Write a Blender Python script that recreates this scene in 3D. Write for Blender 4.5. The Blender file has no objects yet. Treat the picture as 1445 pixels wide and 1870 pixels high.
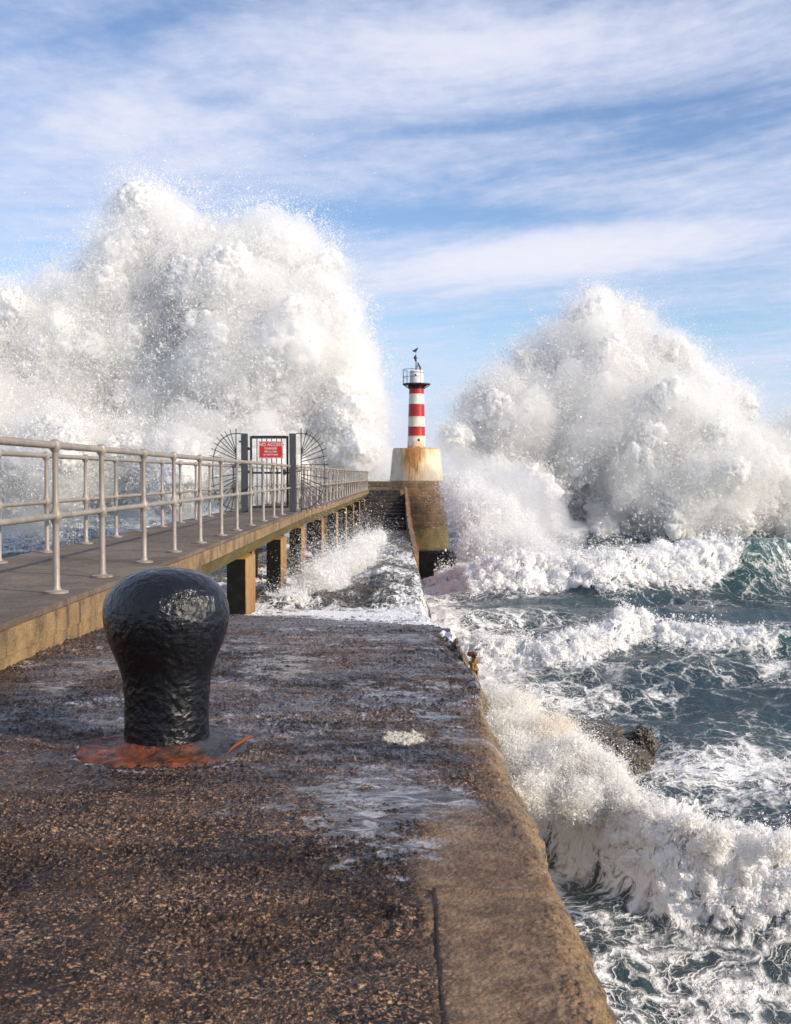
import bpy, bmesh, math, random
import numpy as np
from mathutils import Vector, Matrix
R = math.radians
random.seed(7)
S = bpy.context.scene
COL = S.collection

# ---------------------------------------------------------------- camera
EYE = 6.3                       # eye height above the mean sea
cam = bpy.data.cameras.new('camera'); camo = bpy.data.objects.new('camera', cam); COL.objects.link(camo)
cam.sensor_fit = 'HORIZONTAL'; cam.sensor_width = 36; cam.lens = 36 * 2000 / 1445
cam.clip_start = 0.05; cam.clip_end = 40000
camo.location = (0, 0, EYE)
camo.rotation_euler = (R(90) - math.atan(67 / 2000), 0, 0)
S.camera = camo
cam.dof.use_dof = True; cam.dof.focus_distance = 6.5; cam.dof.aperture_fstop = 16

# ---------------------------------------------------------------- light
SUN_EL, SUN_A = R(25), R(30)    # elevation, and turn from due right towards the camera
sdir = Vector((math.cos(SUN_A) * math.cos(SUN_EL), -math.sin(SUN_A) * math.cos(SUN_EL), math.sin(SUN_EL)))
sl = bpy.data.lights.new('sun', 'SUN'); sl.energy = 4.6; sl.angle = R(0.5); sl.color = (1.0, 0.86, 0.68)
slo = bpy.data.objects.new('sun', sl); COL.objects.link(slo)
slo.rotation_euler = sdir.to_track_quat('Z', 'Y').to_euler()
slo.location = (60, -20, 40)
S.view_settings.view_transform = 'Standard'; S.view_settings.look = 'None'
S.view_settings.gamma = 1; S.view_settings.exposure = 0.10
S.render.engine = 'CYCLES'
S.cycles.use_denoising = True
S.cycles.max_bounces = 12; S.cycles.diffuse_bounces = 7; S.cycles.transmission_bounces = 7; S.cycles.transparent_max_bounces = 8


class NT:
    """tiny node-tree writer"""
    def __init__(s, tree): s.t = tree; s.n = tree.nodes; s.l = tree.links
    def new(s, typ, ins=None, **kw):
        nd = s.n.new(typ)
        for k, v in kw.items(): setattr(nd, k, v)
        for k, v in (ins or {}).items(): s.put(nd.inputs[k], v)
        return nd
    def put(s, sock, v):
        if isinstance(v, bpy.types.NodeSocket): s.l.new(v, sock)
        elif isinstance(v, bpy.types.Node): s.l.new(v.outputs[0], sock)
        elif isinstance(v, (tuple, list)) and len(v) == 3 and sock.type == 'RGBA': sock.default_value = (*v, 1)
        else: sock.default_value = v
    def math(s, op, a, b=0.0, c=None, clamp=False):
        nd = s.n.new('ShaderNodeMath'); nd.operation = op; nd.use_clamp = clamp
        s.put(nd.inputs[0], a); s.put(nd.inputs[1], b)
        if c is not None: s.put(nd.inputs[2], c)
        return nd.outputs[0]
    def vmul(s, v, xyz):
        nd = s.n.new('ShaderNodeVectorMath'); nd.operation = 'MULTIPLY'; s.put(nd.inputs[0], v); nd.inputs[1].default_value = xyz
        return nd.outputs[0]
    def vadd(s, a, b):
        nd = s.n.new('ShaderNodeVectorMath'); nd.operation = 'ADD'; s.put(nd.inputs[0], a); s.put(nd.inputs[1], b)
        return nd.outputs[0]
    def noise(s, v, scale, detail=4, rough=0.55, out=0, dist=0.0):
        nd = s.new('ShaderNodeTexNoise', {'Scale': scale, 'Detail': detail, 'Roughness': rough, 'Distortion': dist})
        if v is not None: s.put(nd.inputs['Vector'], v)
        return nd.outputs[out]
    def vor(s, v, scale, feature='F1', out='Distance', rnd=1.0):
        nd = s.new('ShaderNodeTexVoronoi', {'Scale': scale, 'Randomness': rnd}, feature=feature)
        if v is not None: s.put(nd.inputs['Vector'], v)
        return nd.outputs[out]
    def ramp(s, f, lo, hi, a=0.0, b=1.0, smooth=True):
        nd = s.new('ShaderNodeMapRange', {0: f, 1: lo, 2: hi, 3: a, 4: b})
        nd.interpolation_type = 'SMOOTHSTEP' if smooth else 'LINEAR'
        return nd.outputs[0]
    def mix(s, f, a, b, typ='MIX'):
        nd = s.n.new('ShaderNodeMix'); nd.data_type = 'RGBA'; nd.blend_type = typ
        s.put(nd.inputs[0], f); s.put(nd.inputs[6], a); s.put(nd.inputs[7], b)
        return nd.outputs[2]
    def attr(s, name, out='Fac'):
        return s.new('ShaderNodeAttribute', attribute_name=name).outputs[out]
    def bump(s, h, strength=0.5, dist=0.02, n=None):
        nd = s.new('ShaderNodeBump', {'Height': h, 'Strength': strength, 'Distance': dist})
        if n is not None: s.put(nd.inputs['Normal'], n)
        return nd.outputs[0]


def material(name):
    m = bpy.data.materials.new(name); m.use_nodes = True
    t = NT(m.node_tree); t.n.clear()
    out = t.new('ShaderNodeOutputMaterial')
    b = t.new('ShaderNodeBsdfPrincipled'); t.l.new(b.outputs[0], out.inputs[0])
    return m, t, b, out


# ---------------------------------------------------------------- sky
w = bpy.data.worlds.new('World'); S.world = w; w.use_nodes = True
t = NT(w.node_tree); t.n.clear()
sky = t.new('ShaderNodeTexSky', sky_type='NISHITA', sun_disc=False, sun_elevation=SUN_EL,
            sun_rotation=math.atan2(sdir.x, sdir.y), altitude=0, air_density=1.0, dust_density=0.3, ozone_density=3.0)
d = t.new('ShaderNodeTexCoord').outputs['Generated']
sx = t.new('ShaderNodeSeparateXYZ', {0: d})
X_, Y_, Z_ = sx.outputs
ax = t.math('DIVIDE', X_, t.math('MAXIMUM', Y_, 0.05))          # tan of azimuth
az = t.math('DIVIDE', Z_, t.math('MAXIMUM', Y_, 0.05))          # tan of elevation
zz = t.math('ADD', t.math('MAXIMUM', Z_, 0.0), 0.16)
# cirrus sheet seen in perspective: streaks lie nearly level and rise gently to the right
pv = t.new('ShaderNodeCombineXYZ', {0: t.math('DIVIDE', X_, zz), 1: t.math('DIVIDE', 1.0, zz), 2: 0.0}).outputs[0]
rot = t.new('ShaderNodeVectorRotate', {'Vector': pv, 'Angle': R(20)}, rotation_type='Z_AXIS').outputs[0]
warp = t.noise(t.vmul(rot, (1.2, 1.2, 1)), 1.0, 3, 0.5, out=1)
wv = t.vadd(rot, t.vmul(warp, (0.5, 0.5, 0)))
n1 = t.noise(t.vmul(wv, (0.85, 2.0, 1)), 1.1, 7, 0.58)
n2 = t.noise(t.vmul(wv, (1.6, 7.0, 1)), 1.3, 9, 0.62)
n3 = t.noise(t.vmul(pv, (6, 7, 1)), 2.6, 8, 0.62)
def gauss(cx, cz, rx, rz, tilt=0.0):
    dx = t.math('SUBTRACT', ax, cx)
    dz = t.math('SUBTRACT', t.math('SUBTRACT', az, cz), t.math('MULTIPLY', dx, tilt))
    q = t.math('ADD', t.math('POWER', t.math('DIVIDE', dx, rx), 2.0), t.math('POWER', t.math('DIVIDE', dz, rz), 2.0))
    return t.math('POWER', 2.718, t.math('MULTIPLY', q, -1.0))
def sp(x, y): return ((x - 722) / 2000, (868 - y) / 2000)
cov = t.math('ADD', t.math('MULTIPLY', n1, 0.85), t.math('MULTIPLY', n2, 0.45))
cov = t.math('ADD', cov, t.math('MULTIPLY', n3, 0.38))
cov = t.math('SUBTRACT', cov, t.ramp(az, 0.0, 0.12, 0.17, 0.275))
for (px, py, rx, rz, tl, amp) in (
        (850, 100, 380, 95, 0.06, 0.30), (200, 230, 260, 110, 0.0, 0.26), (1150, 440, 380, 50, 0.16, 0.34),
        (900, 310, 300, 30, 0.10, 0.10), (850, 265, 250, 14, .04, .12), (1000, 480, 420, 40, .05, .16),
        (1050, 215, 330, 22, 0.12, -0.24), (1060, 400, 380, 24, 0.03, -0.26), (600, 398, 250, 22, 0.0, -0.22),
        (420, 190, 90, 22, -0.05, -0.2), (230, 40, 190, 45, 0.2, -0.24), (1150, 570, 300, 60, 0.0, -0.12),
        (1250, 250, 200, 50, 0.1, -0.14)):
    cx, cz = sp(px, py)
    cov = t.math('ADD', cov, t.math('MULTIPLY', gauss(cx, cz, rx / 2000, rz / 2000, tl), amp))
cl = t.ramp(cov, 0.26, 0.88)
hsv = t.new('ShaderNodeHueSaturation', {'Hue': 0.506, 'Saturation': 0.96, 'Value': 1.1, 'Color': sky})
skyc = t.mix(1.0, hsv.outputs[0], (0.97, 1.03, 1.09), 'MULTIPLY')
skyc = t.mix(t.ramp(az, 0.16, -0.01, 0.0, 0.8), skyc, (3.3, 4.5, 6.5))
cc = t.mix(t.ramp(cov, 0.6, 1.15), (5.2, 5.55, 6.9), (6.6, 6.55, 7.1))
skc = t.mix(t.math('MULTIPLY', cl, 0.88), skyc, cc)
bg = t.new('ShaderNodeBackground', {0: skc, 1: 0.13})
t.l.new(bg.outputs[0], t.new('ShaderNodeOutputWorld').inputs[0])

# ---------------------------------------------------------------- numpy noise
_rs = np.random.RandomState(11)
PERM = np.concatenate([_rs.permutation(512)] * 3).astype(np.int32)
VAL = (_rs.rand(2048) * 2 - 1).astype(np.float32)
def n3d(x, y, z):
    xi = np.floor(x).astype(np.int32); yi = np.floor(y).astype(np.int32); zi = np.floor(z).astype(np.int32)
    fx = (x - xi).astype(np.float32); fy = (y - yi).astype(np.float32); fz = (z - zi).astype(np.float32)
    fx = fx * fx * fx * (fx * (fx * 6 - 15) + 10); fy = fy * fy * fy * (fy * (fy * 6 - 15) + 10); fz = fz * fz * fz * (fz * (fz * 6 - 15) + 10)
    r = 0
    for dx in (0, 1):
        a = PERM[(xi + dx) & 511]; wx = fx if dx else 1 - fx
        for dy in (0, 1):
            b = PERM[a + ((yi + dy) & 511)]; wy = fy if dy else 1 - fy
            for dz in (0, 1):
                v = VAL[PERM[b + ((zi + dz) & 511)]]
                r = r + v * wx * wy * (fz if dz else 1 - fz)
    return r
def n2d(x, y, seed=0):
    xi = np.floor(x).astype(np.int32); yi = np.floor(y).astype(np.int32)
    fx = (x - xi).astype(np.float32); fy = (y - yi).astype(np.float32)
    fx = fx * fx * fx * (fx * (fx * 6 - 15) + 10); fy = fy * fy * fy * (fy * (fy * 6 - 15) + 10)
    r = 0
    for dx in (0, 1):
        a = PERM[(xi + dx + seed * 37) & 511]; wx = fx if dx else 1 - fx
        for dy in (0, 1):
            r = r + VAL[PERM[a + ((yi + dy + seed * 91) & 511)]] * wx * (fy if dy else 1 - fy)
    return r
def fbm2(x, y, octv=5, gain=0.5, seed=0, mode=None):
    r = 0; a = 1.0; tot = 0
    for k in range(octv):
        v = n2d(x * 2 ** k + 17.3 * k, y * 2 ** k - 9.1 * k, seed + k)
        if mode == 'ridge': v = 1 - 2 * np.abs(v)
        elif mode == 'billow': v = 2 * np.abs(v) - 0.6
        r = r + a * v; tot += a; a *= gain
    return r / tot
def fbm3(x, y, z, octv=4, gain=0.5, mode=None):
    r = 0; a = 1.0; tot = 0
    for k in range(octv):
        f = 2.03 ** k
        v = n3d(x * f + 5.2 * k, y * f + 1.3 * k, z * f - 3.7 * k)
        if mode == 'billow': v = 2 * np.abs(v) - 0.6
        r = r + a * v; tot += a; a *= gain
    return r / tot
def sstep(a, b, x):
    u = np.clip((x - a) / (b - a), 0, 1); return u * u * (3 - 2 * u)

# ---------------------------------------------------------------- object helpers
def tag(o, label=None, cat=None, group=None, kind=None):
    if label: o['label'] = label
    if cat: o['category'] = cat
    if group: o['group'] = group
    if kind: o['kind'] = kind
    return o
def empty(name, loc=(0, 0, 0)):
    o = bpy.data.objects.new(name, None); COL.objects.link(o); o.location = loc; o.empty_display_size = 0.2
    return o
def link(name, me, mat, parent=None, loc=None):
    o = bpy.data.objects.new(name, me); COL.objects.link(o)
    if mat: me.materials.append(mat)
    if parent: o.parent = parent
    if loc is not None: o.location = loc
    return o
def np_mesh(name, verts, faces, smooth=True, attrs=None):
    """verts (N,3); faces (M,k) with one k"""
    me = bpy.data.meshes.new(name)
    v = np.ascontiguousarray(verts, dtype=np.float32); f = np.ascontiguousarray(faces, dtype=np.int32)
    me.vertices.add(len(v)); me.vertices.foreach_set('co', v.ravel())
    me.loops.add(f.size); me.loops.foreach_set('vertex_index', f.ravel())
    me.polygons.add(len(f))
    me.polygons.foreach_set('loop_start', np.arange(0, f.size, f.shape[1], dtype=np.int32))
    me.update(calc_edges=True)
    me.polygons.foreach_set('use_smooth', np.full(len(f), smooth, dtype=bool))
    for k, a in (attrs or {}).items():
        at = me.attributes.new(k, 'FLOAT', 'POINT'); at.data.foreach_set('value', np.ascontiguousarray(a, dtype=np.float32).ravel())
    me.update()
    return me
def grid_faces(nr, nc):
    i = np.arange(nr * nc).reshape(nr, nc)
    return np.stack([i[:-1, :-1], i[:-1, 1:], i[1:, 1:], i[1:, :-1]], -1).reshape(-1, 4)

class MB:
    """collects solid pieces into one mesh"""
    def __init__(s): s.bm = bmesh.new()
    def box(s, x0, x1, y0, y1, z0, z1, bev=0.0):
        r = bmesh.ops.create_cube(s.bm, size=1)
        for v in r['verts']:
            v.co = Vector(((x0 + x1) / 2 + v.co.x * (x1 - x0), (y0 + y1) / 2 + v.co.y * (y1 - y0), (z0 + z1) / 2 + v.co.z * (z1 - z0)))
        if bev:
            es = list({e for v in r['verts'] for e in v.link_edges})
            bmesh.ops.bevel(s.bm, geom=es, offset=bev, segments=2, affect='EDGES')
        return s
    def tube(s, pts, rad, seg=10, cap=True):
        pts = [Vector(p) for p in pts]; rads = rad if isinstance(rad, (list, tuple)) else [rad] * len(pts)
        rings = []
        for i, p in enumerate(pts):
            dd = (pts[min(i + 1, len(pts) - 1)] - pts[max(i - 1, 0)]).normalized()
            up = Vector((0, 0, 1)) if abs(dd.z) < 0.9 else Vector((1, 0, 0))
            a = dd.cross(up).normalized(); b = dd.cross(a).normalized()
            rings.append([s.bm.verts.new(p + (a * math.cos(2 * math.pi * k / seg) + b * math.sin(2 * math.pi * k / seg)) * rads[i]) for k in range(seg)])
        for i in range(len(rings) - 1):
            for k in range(seg):
                s.bm.faces.new((rings[i][k], rings[i][(k + 1) % seg], rings[i + 1][(k + 1) % seg], rings[i + 1][k]))
        if cap:
            s.bm.faces.new(rings[0][::-1]); s.bm.faces.new(rings[-1])
        return s
    def lathe(s, prof, c=(0, 0, 0), seg=32):
        c = Vector(c); rings = []
        for r_, z_ in prof:
            rings.append([s.bm.verts.new(c + Vector((r_ * math.cos(2 * math.pi * k / seg), r_ * math.sin(2 * math.pi * k / seg), z_))) for k in range(seg)])
        for i in range(len(rings) - 1):
            for k in range(seg):
                s.bm.faces.new((rings[i][k], rings[i][(k + 1) % seg], rings[i + 1][(k + 1) % seg], rings[i + 1][k]))
        s.bm.faces.new(rings[0][::-1]); s.bm.faces.new(rings[-1])
        return s
    def prism(s, poly, axis, a, b):
        """poly of 2-D points extruded along axis ('x' -> points are (y,z))"""
        def P(p, q): return (q, p[0], p[1]) if axis == 'x' else ((p[0], q, p[1]) if axis == 'y' else (p[0], p[1], q))
        lo = [s.bm.verts.new(P(p, a)) for p in poly]; hi = [s.bm.verts.new(P(p, b)) for p in poly]
        n = len(poly)
        for k in range(n): s.bm.faces.new((lo[k], lo[(k + 1) % n], hi[(k + 1) % n], hi[k]))
        s.bm.faces.new(lo[::-1]); s.bm.faces.new(hi)
        return s
    def build(s, name, mat, parent=None, smooth=False, loc=None):
        bmesh.ops.recalc_face_normals(s.bm, faces=s.bm.faces[:])
        me = bpy.data.meshes.new(name); s.bm.to_mesh(me); s.bm.free()
        if smooth:
            me.polygons.foreach_set('use_smooth', np.full(len(me.polygons), True)); me.set_sharp_from_angle(angle=R(40))
        return link(name, me, mat, parent, loc)

def at(x, y, Y):
    """photo pixel + distance -> a real place (used to survey the scene)"""
    th = math.atan(67 / 2000); u = (x - 722.5) / 2000; v = (935 - y) / 2000
    dy = math.cos(th) + v * math.sin(th); dz = -math.sin(th) + v * math.cos(th)
    k = Y / dy
    return np.array([u * k, Y, EYE + dz * k])

# ---------------------------------------------------------------- materials
def obj_coords(t): return t.new('ShaderNodeTexCoord').outputs['Object']
def pos(t): return t.new('ShaderNodeNewGeometry').outputs['Position']

def make_quay_mat():
    m, t, b, _ = material('wet_aggregate_concrete')
    p = pos(t); wet = t.attr('wet'); smo = t.attr('smooth'); patch = t.attr('patch'); rust = t.attr('rust'); side = t.attr('side')
    pq = t.vmul(p, (.75, 1.3, 1)); cells = t.new('ShaderNodeTexVoronoi', {'Vector': pq, 'Scale': 130.0}); cells2 = t.new('ShaderNodeTexVoronoi', {'Vector': p, 'Scale': 300.0})
    rnd = t.new('ShaderNodeSeparateColor', {0: cells.outputs['Color']}).outputs
    rnd2 = t.new('ShaderNodeSeparateColor', {0: cells2.outputs['Color']}).outputs
    big = t.noise(p, 1.3, 5, 0.6); med = t.noise(p, 9, 5, 0.65)
    stk = t.noise(t.vmul(p, (1.6, 7.0, 1)), 1.4, 6, 0.65)
    base = t.mix(t.ramp(big, 0.38, 0.62), (0.020, 0.013, 0.010), (0.072, 0.042, 0.026))
    base = t.mix(t.math('MULTIPLY', t.ramp(stk, 0.45, 0.62), .6), base, (0.085, 0.066, 0.062))
    base = t.mix(t.ramp(med, 0.42, 0.62), base, (0.022, 0.018, 0.020))
    stone = t.mix(rnd[1], (0.31, 0.15, 0.072), (0.52, 0.38, 0.25))
    base = t.mix(t.math('MULTIPLY', t.ramp(t.math('ADD', rnd[0], t.math('MULTIPLY', t.math('SUBTRACT', med, .5), .9)), 0.84, 0.90), 0.8), base, stone)
    base = t.mix(t.math('MULTIPLY', t.ramp(t.math('ADD', rnd2[0], t.math('MULTIPLY', t.math('SUBTRACT', stk, .5), 1.0)), 0.8, 0.88), 0.65), base, (0.34, 0.22, 0.13))
    base = t.mix(t.math('MULTIPLY', t.ramp(rnd2[1], 0.75, 0.82), 0.7), base, (0.03, 0.028, 0.03))
    tan = t.mix(t.ramp(t.noise(p, 14, 6, 0.7), 0.35, 0.68), (0.13, 0.080, 0.048), (0.30, 0.20, 0.12))
    tan = t.mix(t.math('MULTIPLY', t.ramp(rnd2[2], 0.7, 0.9), 0.4), tan, (0.12, 0.085, 0.06))
    dk_ = t.noise(t.vmul(p, (.8, 1.5, 1)), 1.1, 5, .62)
    base = t.mix(1.0, base, t.mix(t.ramp(dk_, .40, .60), (.40, .37, .37), (1.2, 1.08, .98)), 'MULTIPLY')
    base = t.mix(t.math('MULTIPLY', smo, 0.8), base, tan)
    sidec = t.mix(t.ramp(t.noise(p, 8, 7, 0.75), 0.38, 0.62), (0.30, 0.185, 0.08), (0.09, 0.065, 0.04))
    sidec = t.mix(t.math('MULTIPLY', t.ramp(rnd[2], 0.6, 0.8), .6), sidec, (0.36, 0.25, 0.13))
    sidec = t.mix(t.math('MULTIPLY', t.ramp(rnd2[0], 0.7, 0.85), .7), sidec, (0.05, 0.04, 0.03))
    base = t.mix(side, base, sidec)
    base = t.mix(t.math('MULTIPLY', rust, t.ramp(t.noise(p, 25, 5, .6), .3, .6)), base, (0.13, 0.035, 0.012))
    base = t.mix(patch, base, (0.62, 0.56, 0.44))
    base = t.mix(wet, base, t.mix(1.0, base, (0.42, 0.43, 0.5), 'MULTIPLY'))
    # scum of old foam left round the puddles
    sc = t.noise(t.vmul(p, (5.0, 8.0, 3)), 1.6, 8, 0.72, dist=0.8)
    scum = t.math('MULTIPLY', t.attr('scum'), t.ramp(sc, 0.46, 0.68))
    base = t.mix(t.math('MULTIPLY', scum, 0.7), base, (0.62, 0.62, 0.66))
    fa = t.attr('foam')
    pw = t.vadd(t.vmul(p, (2.2, 1.6, 0)), t.vmul(t.noise(p, 2.0, 4, .6, out=1), (1.1, .9, 0)))
    wd = t.math('ADD', fa, t.math('MULTIPLY', t.math('SUBTRACT', t.noise(t.vmul(p, (1, .8, 1)), 2.6, 5, .7), .5), 1.1))
    ff = t.math('MAXIMUM', t.ramp(t.math('SUBTRACT', t.math('MULTIPLY', wd, .3), t.vor(pw, 2.4, 'DISTANCE_TO_EDGE')), -.03, .06), t.ramp(wd, .72, 1.05))
    ff = t.math('MULTIPLY', ff, t.ramp(fa, 0.02, .2))
    base = t.mix(ff, base, (0.82, 0.82, 0.82))
    t.put(b.inputs['Base Color'], base)
    film = t.ramp(t.noise(t.vmul(p, (1, 2.2, 1)), 3.2, 7, 0.68), 0.40, 0.58)
    yy_ = t.new('ShaderNodeSeparateXYZ', {0: p}).outputs[1]
    film = t.math('MULTIPLY', film, t.ramp(yy_, 2.6, 4.6, .25, 1.0))
    t.put(b.inputs['Specular IOR Level'], t.ramp(film, 0, 1, .28, .55))
    rough = t.mix(film, (0.6, 0.6, 0.6), (0.15, 0.15, 0.15))
    rough = t.mix(wet, rough, (0.07, 0.07, 0.07)); rough = t.mix(ff, rough, (.8, .8, .8)); rough = t.mix(scum, rough, (0.6, 0.6, 0.6)); rough = t.mix(smo, rough, (0.7, 0.7, 0.7))
    t.put(b.inputs['Roughness'], rough)
    h = t.math('ADD', t.math('MULTIPLY', t.vor(p, 75.0), -0.9), t.math('MULTIPLY', t.noise(p, 160, 3, 0.6), 0.8))
    h = t.math('ADD', h, t.math('MULTIPLY', t.noise(p, 35, 4, .6), 1.2))
    dry = t.math('SUBTRACT', 1.0, t.math('MULTIPLY', wet, 0.93))
    k = t.math('MULTIPLY', dry, t.math('SUBTRACT', 1.0, t.math('MULTIPLY', smo, 0.5)))
    t.put(b.inputs['Normal'], t.bump(t.math('MULTIPLY', h, k), 0.95, 0.008))
    return m

def make_concrete(name, a, c, scale=3.0, dark=(0.06, 0.05, 0.035), stain=0.5, rough=0.8, low=None):
    """weathered concrete: two tones, runs of dirt down the face, pits"""
    m, t, b, _ = material(name); p = pos(t)
    n = t.noise(p, scale, 7, 0.68)
    base = t.mix(t.ramp(n, 0.36, 0.66), a, c)
    run = t.noise(t.vmul(p, (5, 5, 0.7)), 1.3, 6, 0.65)
    base = t.mix(t.math('MULTIPLY', t.ramp(run, 0.5, 0.7), stain), base, dark)
    base = t.mix(t.math('MULTIPLY', t.ramp(t.noise(p, scale * 11, 4, 0.7), 0.55, 0.72), 0.35), base, dark)
    if low:      # algae and wet below a tide height
        z = t.new('ShaderNodeSeparateXYZ', {0: p}).outputs[2]
        zz = t.math('ADD', z, t.math('MULTIPLY', t.math('SUBTRACT', t.noise(p, 1.2, 5, 0.6), 0.5), low[2]))
        base = t.mix(t.ramp(zz, low[0], low[1], 1.0, 0.0), base, low[3])
    t.put(b.inputs['Base Color'], base)
    t.put(b.inputs['Roughness'], t.ramp(run, 0.4, 0.7, rough, rough * 0.6)); b.inputs['Specular IOR Level'].default_value = .25 if rough > .55 else .5
    h = t.math('ADD', t.noise(p, scale * 7, 6, 0.7), t.math('MULTIPLY', t.vor(p, scale * 22), 0.3))
    t.put(b.inputs['Normal'], t.bump(h, 0.7, 0.03))
    return m

def make_metal(name, a, rustc=(0.20, 0.06, 0.015), rust=0.5, rough=0.5, metallic=0.0, scale=9.0):
    m, t, b, _ = material(name); p = pos(t)
    n = t.noise(p, scale, 6, 0.68)
    base = t.mix(t.ramp(t.noise(p, scale * .4, 4, .6), .3, .7), a, tuple(q * 0.72 for q in a))
    base = t.mix(t.ramp(n, 0.70 - rust * 0.2, 0.78 - rust * 0.14), base, rustc)
    t.put(b.inputs['Base Color'], base); b.inputs['Metallic'].default_value = metallic
    t.put(b.inputs['Roughness'], t.ramp(n, 0.4, 0.7, rough, min(1, rough + 0.3)))
    t.put(b.inputs['Normal'], t.bump(n, 0.3, 0.004))
    return m

def make_spray(name, col=(0.97, 0.97, 0.965), tint=None):
    m, t, b, out = material(name); t.n.remove(b)
    dif = t.new('ShaderNodeBsdfDiffuse', {0: col}); tr = t.new('ShaderNodeBsdfTranslucent', {0: col})
    if tint:
        f = t.ramp(t.noise(pos(t), 0.35, 4, .6), 0.42, 0.7)
        cc = t.mix(f, col, tint); t.put(dif.inputs[0], cc); t.put(tr.inputs[0], cc)
    mx = t.new('ShaderNodeMixShader', {0: 0.42, 1: dif.outputs[0], 2: tr.outputs[0]})
    t.l.new(mx.outputs[0], out.inputs[0])
    return m

def make_sea_mat(name='sea_water', scale=1.0):
    m, t, b, _ = material(name); p = pos(t); foam = t.attr('foam')
    dist = t.new('ShaderNodeCameraData').outputs['View Distance'] if False else None
    warp = t.noise(p, 0.55 * scale, 4, 0.6, out=1)
    pw = t.vadd(p, t.vmul(warp, (2.6 / scale, 1.7 / scale, 0)))
    warp2 = t.noise(p, 3.0 * scale, 3, 0.6, out=1)
    pw = t.vadd(pw, t.vmul(warp2, (0.35 / scale, 0.3 / scale, 0)))
    e1 = t.vor(t.vmul(pw, (1, .8, 0)), 1.25 * scale, 'DISTANCE_TO_EDGE'); e2 = t.vor(t.vmul(pw, (1, .9, 0)), 3.6 * scale, 'DISTANCE_TO_EDGE')
    e3 = t.vor(t.vmul(pw, (1, 1, 0)), 9.0 * scale, 'DISTANCE_TO_EDGE')
    br = t.noise(p, 1.1 * scale, 5, 0.7)
    wdt = t.math('ADD', foam, t.math('MULTIPLY', t.math('SUBTRACT', br, 0.5), 0.9))
    l1 = t.math('SUBTRACT', t.math('MULTIPLY', wdt, 0.20), e1)
    l2 = t.math('SUBTRACT', t.math('MULTIPLY', t.math('SUBTRACT', wdt, 0.14), 0.26), e2)
    l3 = t.math('SUBTRACT', t.math('MULTIPLY', t.math('SUBTRACT', wdt, 0.33), 0.42), e3)
    f = t.math('MAXIMUM', t.math('MAXIMUM', t.ramp(l1, -0.06, 0.08), t.ramp(l2, -0.06, 0.10)), t.ramp(l3, -0.05, 0.13))
    brk = t.noise(t.vmul(p, (1, .7, 1)), .9 * scale, 6, .72)
    f = t.math('MULTIPLY', f, t.ramp(t.math('ADD', t.math('MULTIPLY', brk, 1.0), t.math('MULTIPLY', foam, .35)), .42, .66, .12, 1.0))
    f = t.math('MULTIPLY', f, t.ramp(t.math('ADD', t.noise(p, 5.5 * scale, 4, .7), t.math('MULTIPLY', foam, .22)), .40, .58, .25, 1.0))
    sk = t.math('MULTIPLY', t.ramp(t.noise(p, 16 * scale, 4, .75), .60, .70), t.ramp(t.math('ADD', foam, t.math('MULTIPLY', t.math('SUBTRACT', brk, .5), 1.2)), .25, .6, 0, .6))
    f = t.math('MAXIMUM', f, sk)
    full = t.ramp(t.math('ADD', foam, t.math('MULTIPLY', t.math('SUBTRACT', t.noise(p, 2.5 * scale, 6, .7), .5), .7)), 0.72, 1.0)
    f = t.math('MAXIMUM', f, full)
    deep = t.mix(t.ramp(t.noise(p, 0.12, 3, .5), .35, .65), (0.018, 0.040, 0.052), (0.028, 0.055, 0.062))
    deep = t.mix(t.math('MULTIPLY', t.attr('thin'), 0.8), deep, (0.02, 0.085, 0.075))
    milky = t.mix(t.math('MULTIPLY', t.ramp(foam, 0.2, 0.9), 0.65), deep, (0.15, 0.18, 0.20))
    t.put(b.inputs['Base Color'], t.mix(f, milky, (0.82, 0.815, 0.79)))
    t.put(b.inputs['Roughness'], t.ramp(f, 0, 1, 0.12, 0.85)); b.inputs['IOR'].default_value = 1.33
    h = t.math('ADD', t.math('MULTIPLY', t.noise(t.vmul(p, (1, 1.4, 1)), 2.2, 6, 0.62), 1.0), t.math('MULTIPLY', f, 0.28))
    h = t.math('ADD', h, t.math('MULTIPLY', t.noise(p, 14, 4, 0.6), t.math('ADD', 0.05, t.math('MULTIPLY', f, 0.22))))
    t.put(b.inputs['Normal'], t.bump(h, 0.75, 0.16))
    return m

def plain_mat(name, col):
    m, t, b, _ = material(name); n_ = t.noise(pos(t), 5, 5, .65)
    t.put(b.inputs['Base Color'], t.mix(t.ramp(n_, .45, .7), col, tuple(c * 2.2 for c in col))); b.inputs['Roughness'].default_value = .9; b.inputs['Specular IOR Level'].default_value = .12
    return m
M = {}
M['quay'] = make_quay_mat()
M['walk_top'] = make_concrete('walkway_concrete', (0.12, 0.092, 0.068), (0.21, 0.165, 0.125), 1.2, dark=(.05,.04,.033), stain=0.55)
M['fascia'] = make_concrete('ochre_weathered_concrete', (0.34, 0.225, 0.11), (0.15, 0.105, 0.055), 2.6, dark=(0.055, 0.043, 0.028), stain=0.75)
M['beam'] = make_concrete('mossy_concrete', (0.22, 0.17, 0.055), (0.13, 0.11, 0.05), 2.2, dark=(0.03, 0.035, 0.015), stain=0.6)
M['pillar'] = make_concrete('rust_stained_pillar', (0.40, 0.25, 0.09), (0.30, 0.12, 0.035), 1.4, dark=(0.16, 0.13, 0.07), stain=0.6,
                            low=(3.6, 4.6, 1.4, (0.20, 0.13, 0.05)))
M['darkstone'] = make_concrete('near_black_concrete', (0.007, 0.007, 0.007), (0.013, 0.012, 0.010), 2.0, dark=(0.004, 0.004, 0.004), stain=0.4, rough=0.5)  # near-black concrete in two close tones
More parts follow.
